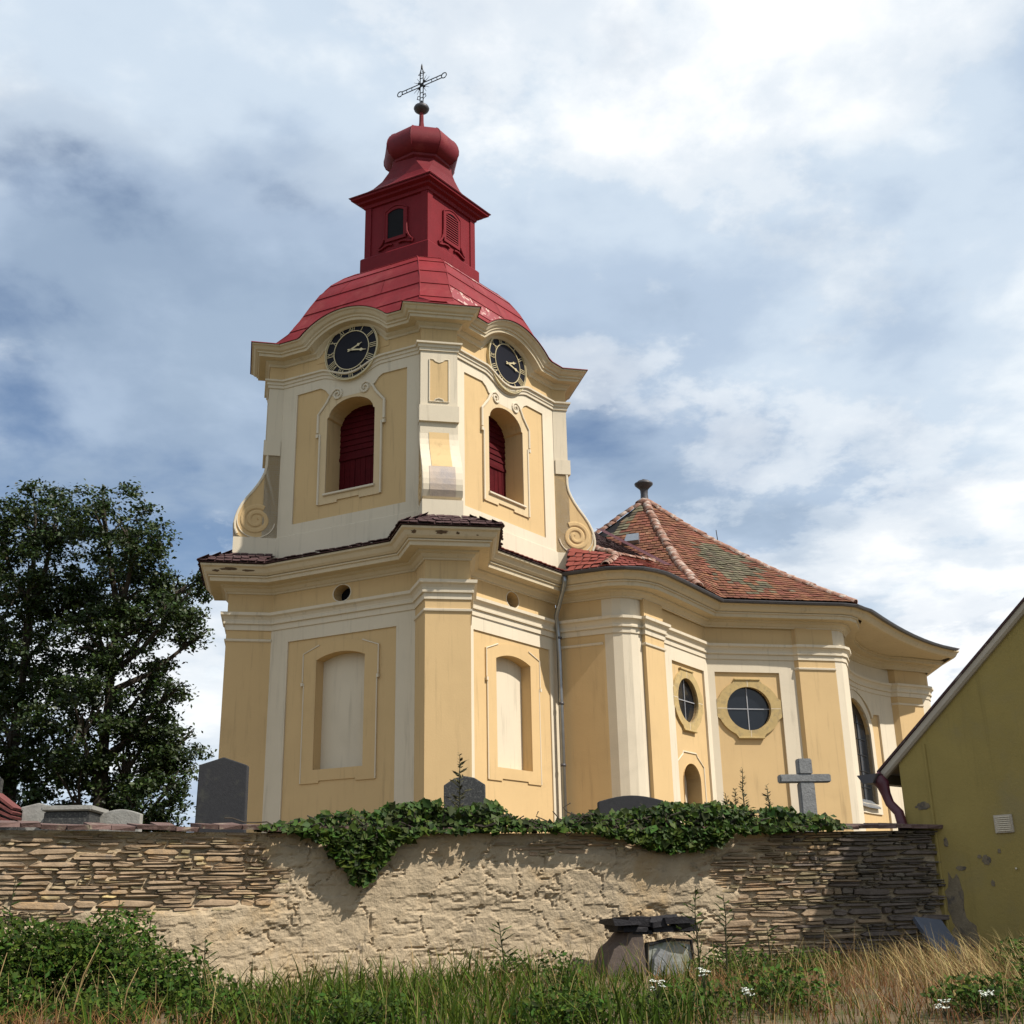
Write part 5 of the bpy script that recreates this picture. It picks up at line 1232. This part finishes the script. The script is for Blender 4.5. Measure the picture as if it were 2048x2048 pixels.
# ---- weeds
def leafy_mass(name, centers, n, size, material, seed, label, cat):
    rg = np.random.default_rng(seed); Ps = []
    for (cx, cy, cz, rx, ry, rz, k) in centers:
        m_ = int(n*k); u = rg.normal(size=(m_, 3)); u /= np.linalg.norm(u, axis=1, keepdims=True); r = rg.uniform(0, 1, m_)**.5
        r *= .7+.6*fbm(u[:, 0]*2.2+cx*3, u[:, 2]*2.2+cy, seed)
        Ps.append(np.array([cx, cy, cz])+u*r[:, None]*np.array([rx, ry, rz]))
    P = np.concatenate(Ps); gz = ground_z(P[:, 0], P[:, 1]); P = P[(P[:, 2] > gz) & (P[:, 1] < wall_y(P[:, 0])-.05)]; m_ = len(P)
    nrm = np.stack([rg.normal(.2, .6, m_), rg.normal(-.35, .5, m_), rg.normal(.7, .5, m_)], 1)
    V, T = leaves_at(P, rg.uniform(size*.6, size*1.4, m_), nrm, seed+1, .5, .15)
    return tag(fast_mesh(name, V, T, material), label, cat, kind='stuff')
leafy_mass('weed_thicket', [(-5.0, 10.5, 1.32, .9, .7, .52, 1.5), (-4.2, 10.7, 1.22, .6, .6, .46, 1.1), (-3.7, 11.0, 1.25, .6, .6, .48, 1.0), (-3.1, 10.6, 1.05, .45, .5, .35, .6), (-4.4, 9.9, .95, .7, .5, .30, .7), (-5.9, 10.2, 1.3, .8, .7, .5, .8), (-3.2, 9.6, .92, .4, .4, .22, .3), (-2.7, 10.5, .98, .3, .35, .22, .25)], 4200, .055, NETL, 91, 'dark green thicket of nettles and weeds at the lower left', 'weeds')
leafy_mass('weed_patch', [(2.2, 12.6, 1.02, .55, .4, .2, .5), (3.0, 13.0, 1.0, .5, .4, .2, .4), (.3, 9.0, .90, .5, .4, .20, .5), (1.2, 9.2, .92, .5, .5, .18, .4), (3.3, 8.9, .98, .5, .4, .14, .4), (-.1, 12.6, 1.0, .3, .25, .22, .25), (.35, 11.0, 1.0, .3, .3, .28, .3), (-2.2, 9.2, .95, .4, .4, .2, .4), (-1.2, 8.8, .92, .6, .4, .2, .5), (2.0, 9.6, .98, .5, .5, .2, .4), (4.2, 9.6, 1.05, .5, .5, .25, .5), (4.6, 11.2, 1.1, .4, .4, .2, .3)], 2600, .05, NETL, 95, 'low green leafy weeds among the grass below the wall', 'weeds')
def tall_weed(name, x, y, z, h, label, cat, twigs=10, leaf=.05, lean=0.0, spike=False, spread=.22, group=None, r=.007):
    e = empty(name, (x, y, z)); tag(e, label, cat, group); rnd = random.Random(int(abs(x*1000)+abs(y*77)))
    top = Vector((x+lean, y+rnd.uniform(-.05, .05), z+h)); b = Vector((x, y, z-.05))
    mid = b.lerp(top, .5)+Vector((rnd.uniform(-.03, .03), 0, 0)); pts = [b, b.lerp(mid, .5), mid, mid.lerp(top, .5)+Vector((rnd.uniform(-.015, .015), 0, 0)), top]
    mb = MB(); mb.add(*tube_vf(pts, [r, r*.9, r*.75, r*.55, r*.3], 6)); P, S, D = [], [], []
    for k in range(twigs):
        f = .22+.75*k/twigs; p = poly_at(pts, f); l = spread*(1-f*.75)*rnd.uniform(.6, 1.2); a = rnd.uniform(0, 2*PI)
        q = p+Vector((math.cos(a)*l, math.sin(a)*l*.7, l*rnd.uniform(.35, .8))); m2 = p.lerp(q, .5)+Vector((0, 0, -.02*l))
        mb.add(*tube_vf([p, m2, q], [r*.45, r*.35, r*.2], 4))
        for w in range(3): P.append(tuple(p.lerp(q, rnd.uniform(.3, 1.0)))); S.append(leaf*rnd.uniform(.6, 1.2)); D.append((math.cos(a+rnd.uniform(-.6, .6)), math.sin(a), rnd.uniform(.1, .7)))
    if spike:
        for w in range(70): f = rnd.uniform(.25, 1.0); p = poly_at(pts, f); a = rnd.uniform(0, 2*PI); l = (.055*(1-f)+.016); P.append((p.x+math.cos(a)*l, p.y+math.sin(a)*l, p.z+rnd.uniform(0, .03))); S.append(leaf*(1.3-f*.85)); D.append((math.cos(a), math.sin(a)*.6, rnd.uniform(.3, .8)))
    mb.build('stem', STEM, e); n = len(P); rg = np.random.default_rng(n+int(h*100))
    V, T = leaves_at(np.array(P), np.array(S), np.stack([rg.normal(0, .6, n), rg.normal(-.5, .5, n), rg.normal(.6, .4, n)], 1), n, .26, .05, np.array(D))
    tag(fast_mesh('leaves', V, T, NETL if not spike else BUD, e), kind='stuff')
def gz(x, y): return float(ground_z(np.array([x]), np.array([y]))[0])
for (x, y, h, lab, tw) in ((1.74, 12.1, .92, 'tall dark branching weed just right of the ruined stump, nearest to it', 22), (1.99, 12.1, .84, 'tall dark branching weed second to the right of the ruined stump', 20), (-.16, 12.0, .60, 'single weed stalk with short side leaves in front of the bare wall middle', 16),
                        (-3.78, 11.6, .92, 'tall dark weed stalk in front of the exposed slates at the left', 9), (-3.52, 11.6, .78, 'slightly shorter dark stalk right of the tall one at the left', 9), (-4.72, 11.2, 1.12, 'tall feathery weed rising from the thicket at the far left', 16), (-2.98, 11.7, .52, 'short leafy weed at the right end of the left thicket', 12), (2.62, 12.9, .48, 'short dark stalk beside the brown stone low on the wall', 9)):
    tall_weed('tall_weed', x, y, gz(x, y), h, lab, 'weed', tw, .075, random.uniform(-.06, .06), group='tall weeds below the wall', spread=.26, r=.010)
for (x, h, lab) in ((2.92, .98, 'tallest flower spike above the ivy beside the stone cross'), (2.68, .68, 'leftmost thin flower spike above the ivy near the round window'), (2.77, .72, 'second flower spike from the left above the ivy near the round window'), (3.18, .76, 'flower spike above the ivy just left of the stone cross')):
    tall_weed('flower_spike', x, 15.2, 2.3, h, lab, 'weed', 5, .10, random.uniform(-.03, .03), True, .10, 'flower spikes behind the wall', .012)
tall_weed('tall_weed', -.72, 14.4, 2.3, 1.13, 'thin leafy sapling in front of the dark peaked gravestone', 'weed', 20, .11, .02, True, .22, None, .012)
tall_weed('tall_weed', 1.52, 14.6, 2.3, .50, 'small sprout standing up from the ivy beside the wide gravestone', 'weed', 8, .06, .0, True, .10)
# pale bent dry stalks in the left foreground
for (x, y, dx, h, lab) in ((-3.35, 9.3, .18, .62, 'longest pale bent dry stalk in the left foreground'), (-3.95, 9.3, .08, .55, 'pale curved dry stalk left of the longest one'), (-3.02, 9.4, .12, .40, 'short pale dry stalk right of the longest one')):
    z = gz(x, y); o = tube('dry_stalk', [(x, y, z), (x+.04, y, z+h*.3), (x+dx*.4, y+.02, z+h*.6), (x+dx, y+.02, z+h)], [.007, .006, .005, .002], STRAW, None, 6); tag(o, lab, 'dry stalk', 'dry stalks in the left foreground')
# yarrow heads
for (x, y, h, lab) in ((.95, 8.75, .30, 'white yarrow flower in front of the ruined stump'), (1.30, 8.9, .34, 'white yarrow flower right of the one before the stump'), (1.55, 8.6, .26, 'white yarrow flower left of the brown dry grass'), (2.68, 8.0, .22, 'white yarrow flower low at the right foreground'), (3.05, 8.25, .24, 'white yarrow flower rightmost in the foreground')):
    z = gz(x, y); e = empty('yarrow', (x, y, z)); tag(e, lab, 'flower', 'white yarrow flowers in the foreground'); mb = MB(); P = []
    for k in range(11):
        a = random.uniform(0, 2*PI); r_ = .042*math.sqrt(random.random()); q = Vector((x+r_*math.cos(a), y+r_*math.sin(a), z+h+random.uniform(-.03, .03)-r_*.3))
        mb.add(*tube_vf([(x, y, z), (x, y, z+h*.65), q], [.004, .003, .0015], 4))
        for w in range(7): P.append(tuple(q+Vector((random.gauss(0, .012), random.gauss(0, .012), random.uniform(0, .008)))))
    mb.build('stem', STEM, e); P = np.array(P); rg = np.random.default_rng(len(P)); V, T = leaves_at(P, rg.uniform(.008, .016, len(P)), np.stack([rg.normal(0, .3, len(P)), rg.normal(-.3, .3, len(P)), np.ones(len(P))], 1), 3, .9, .1); tag(fast_mesh('flower_head', V, T, WHITEF, e), kind='stuff')
# ---- trees
def tree(x, y, z, blobs, label, seed, per=3800, trunk=.35):
    e = empty('tree', (x, y, z)); tag(e, label, 'tree'); rg = np.random.default_rng(seed); rnd = random.Random(seed); mb = MB()
    htop = max(b[1] for b in blobs); zt = z+(htop-z)*.8
    tr = [Vector((x, y, z-.3)), Vector((x+.1, y, z+2)), Vector((x-.05, y+.1, z+(zt-z)*.5)), Vector((x+.1, y, zt))]
    mb.add(*tube_vf(tr, [trunk, trunk*.8, trunk*.5, trunk*.12], 8)); Ps = []
    for (bx, bz, br) in blobs:
        by = y+rnd.uniform(-1.4, 1.4); c = Vector((bx, by, bz)); f = min(.95, max(.15, (bz-1.8-z)/(zt-z))); p = poly_at(tr, f); m_ = p.lerp(c, .5)+Vector((0, 0, -.25))
        mb.add(*tube_vf([p, m_, c, c+(c-p)*.2], [trunk*.35, trunk*.25, trunk*.12, .02], 6))
        for w in range(5):
            d = Vector((rnd.gauss(0, 1), rnd.gauss(0, 1), rnd.gauss(.3, .8))).normalized()*br*.9; mb.add(*tube_vf([m_.lerp(c, .6), c+d*.5, c+d], [.05, .035, .012], 4))
        # leaf sprays: clustered points, leaving gaps
        nc = int(17*br*br)+9; u = rg.normal(size=(nc, 3)); u /= np.linalg.norm(u, axis=1, keepdims=True); r = br*(.35+.72*rg.uniform(0, 1, nc)**.55)
        cc = np.array([bx, by, bz])+u*r[:, None]*np.array([1.0, 1.0, .92]); k = int(per*br*br/2.2/nc)+4
        q = np.repeat(cc, k, 0)+rg.normal(size=(nc*k, 3))*np.array([.19, .19, .11]); Ps.append(q)
    mb.build('trunk', BARK, e); P = np.concatenate(Ps); n = len(P)
    nrm = np.stack([rg.normal(.1, .6, n), rg.normal(-.2, .6, n), rg.normal(.75, .5, n)], 1)
    V, T = leaves_at(P, rg.uniform(.09, .20, n), nrm, seed, .62, .15); tag(fast_mesh('crown', V, T, LEAFD, e), kind='stuff')
tree(-13.4, 38, 2.0, [(-13.6, 14.3, 1.35), (-12.5, 13.3, 1.3), (-11.7, 12.3, 1.05), (-13.6, 12.4, 1.7), (-11.1, 11.2, .85), (-12.3, 11.4, 1.1), (-10.9, 10.6, .55), (-13.4, 10.2, 1.6), (-14.3, 11.2, 1.2), (-12.5, 8.2, 1.2), (-11.3, 8.5, .65), (-11.2, 7.0, .85), (-12.6, 6.4, 1.4), (-11.1, 5.4, .85), (-13.8, 7.6, 1.6), (-14, 5.2, 1.5), (-12.8, 4.2, 1.3), (-11.0, 3.9, .8), (-12, 3.0, 1.0), (-11.9, 7.4, 1.0), (-11.5, 6.2, .9), (-11.7, 4.7, 1.0), (-12.2, 9.4, .7), (-10.9, 2.9, .8)],
     'dark leafy tree left of the church, its crown nearer to the church', 31)
tree(-16.6, 38.6, 2.0, [(-16.6, 14.8, 1.25), (-15.7, 14.4, .9), (-17.8, 14.2, 1.4), (-16.5, 12.8, 1.7), (-15.4, 11.8, 1.1), (-18.2, 11.9, 1.7), (-16.5, 10.0, 1.7), (-18.2, 9.2, 1.7), (-15.4, 9.2, 1.3), (-16.6, 7.2, 1.8), (-18.4, 6.6, 1.6), (-15.2, 6.4, 1.3), (-16.8, 4.6, 1.7), (-15.2, 4.2, 1.3), (-18.2, 4.0, 1.5)],
     'dark leafy tree at the left picture edge', 47)
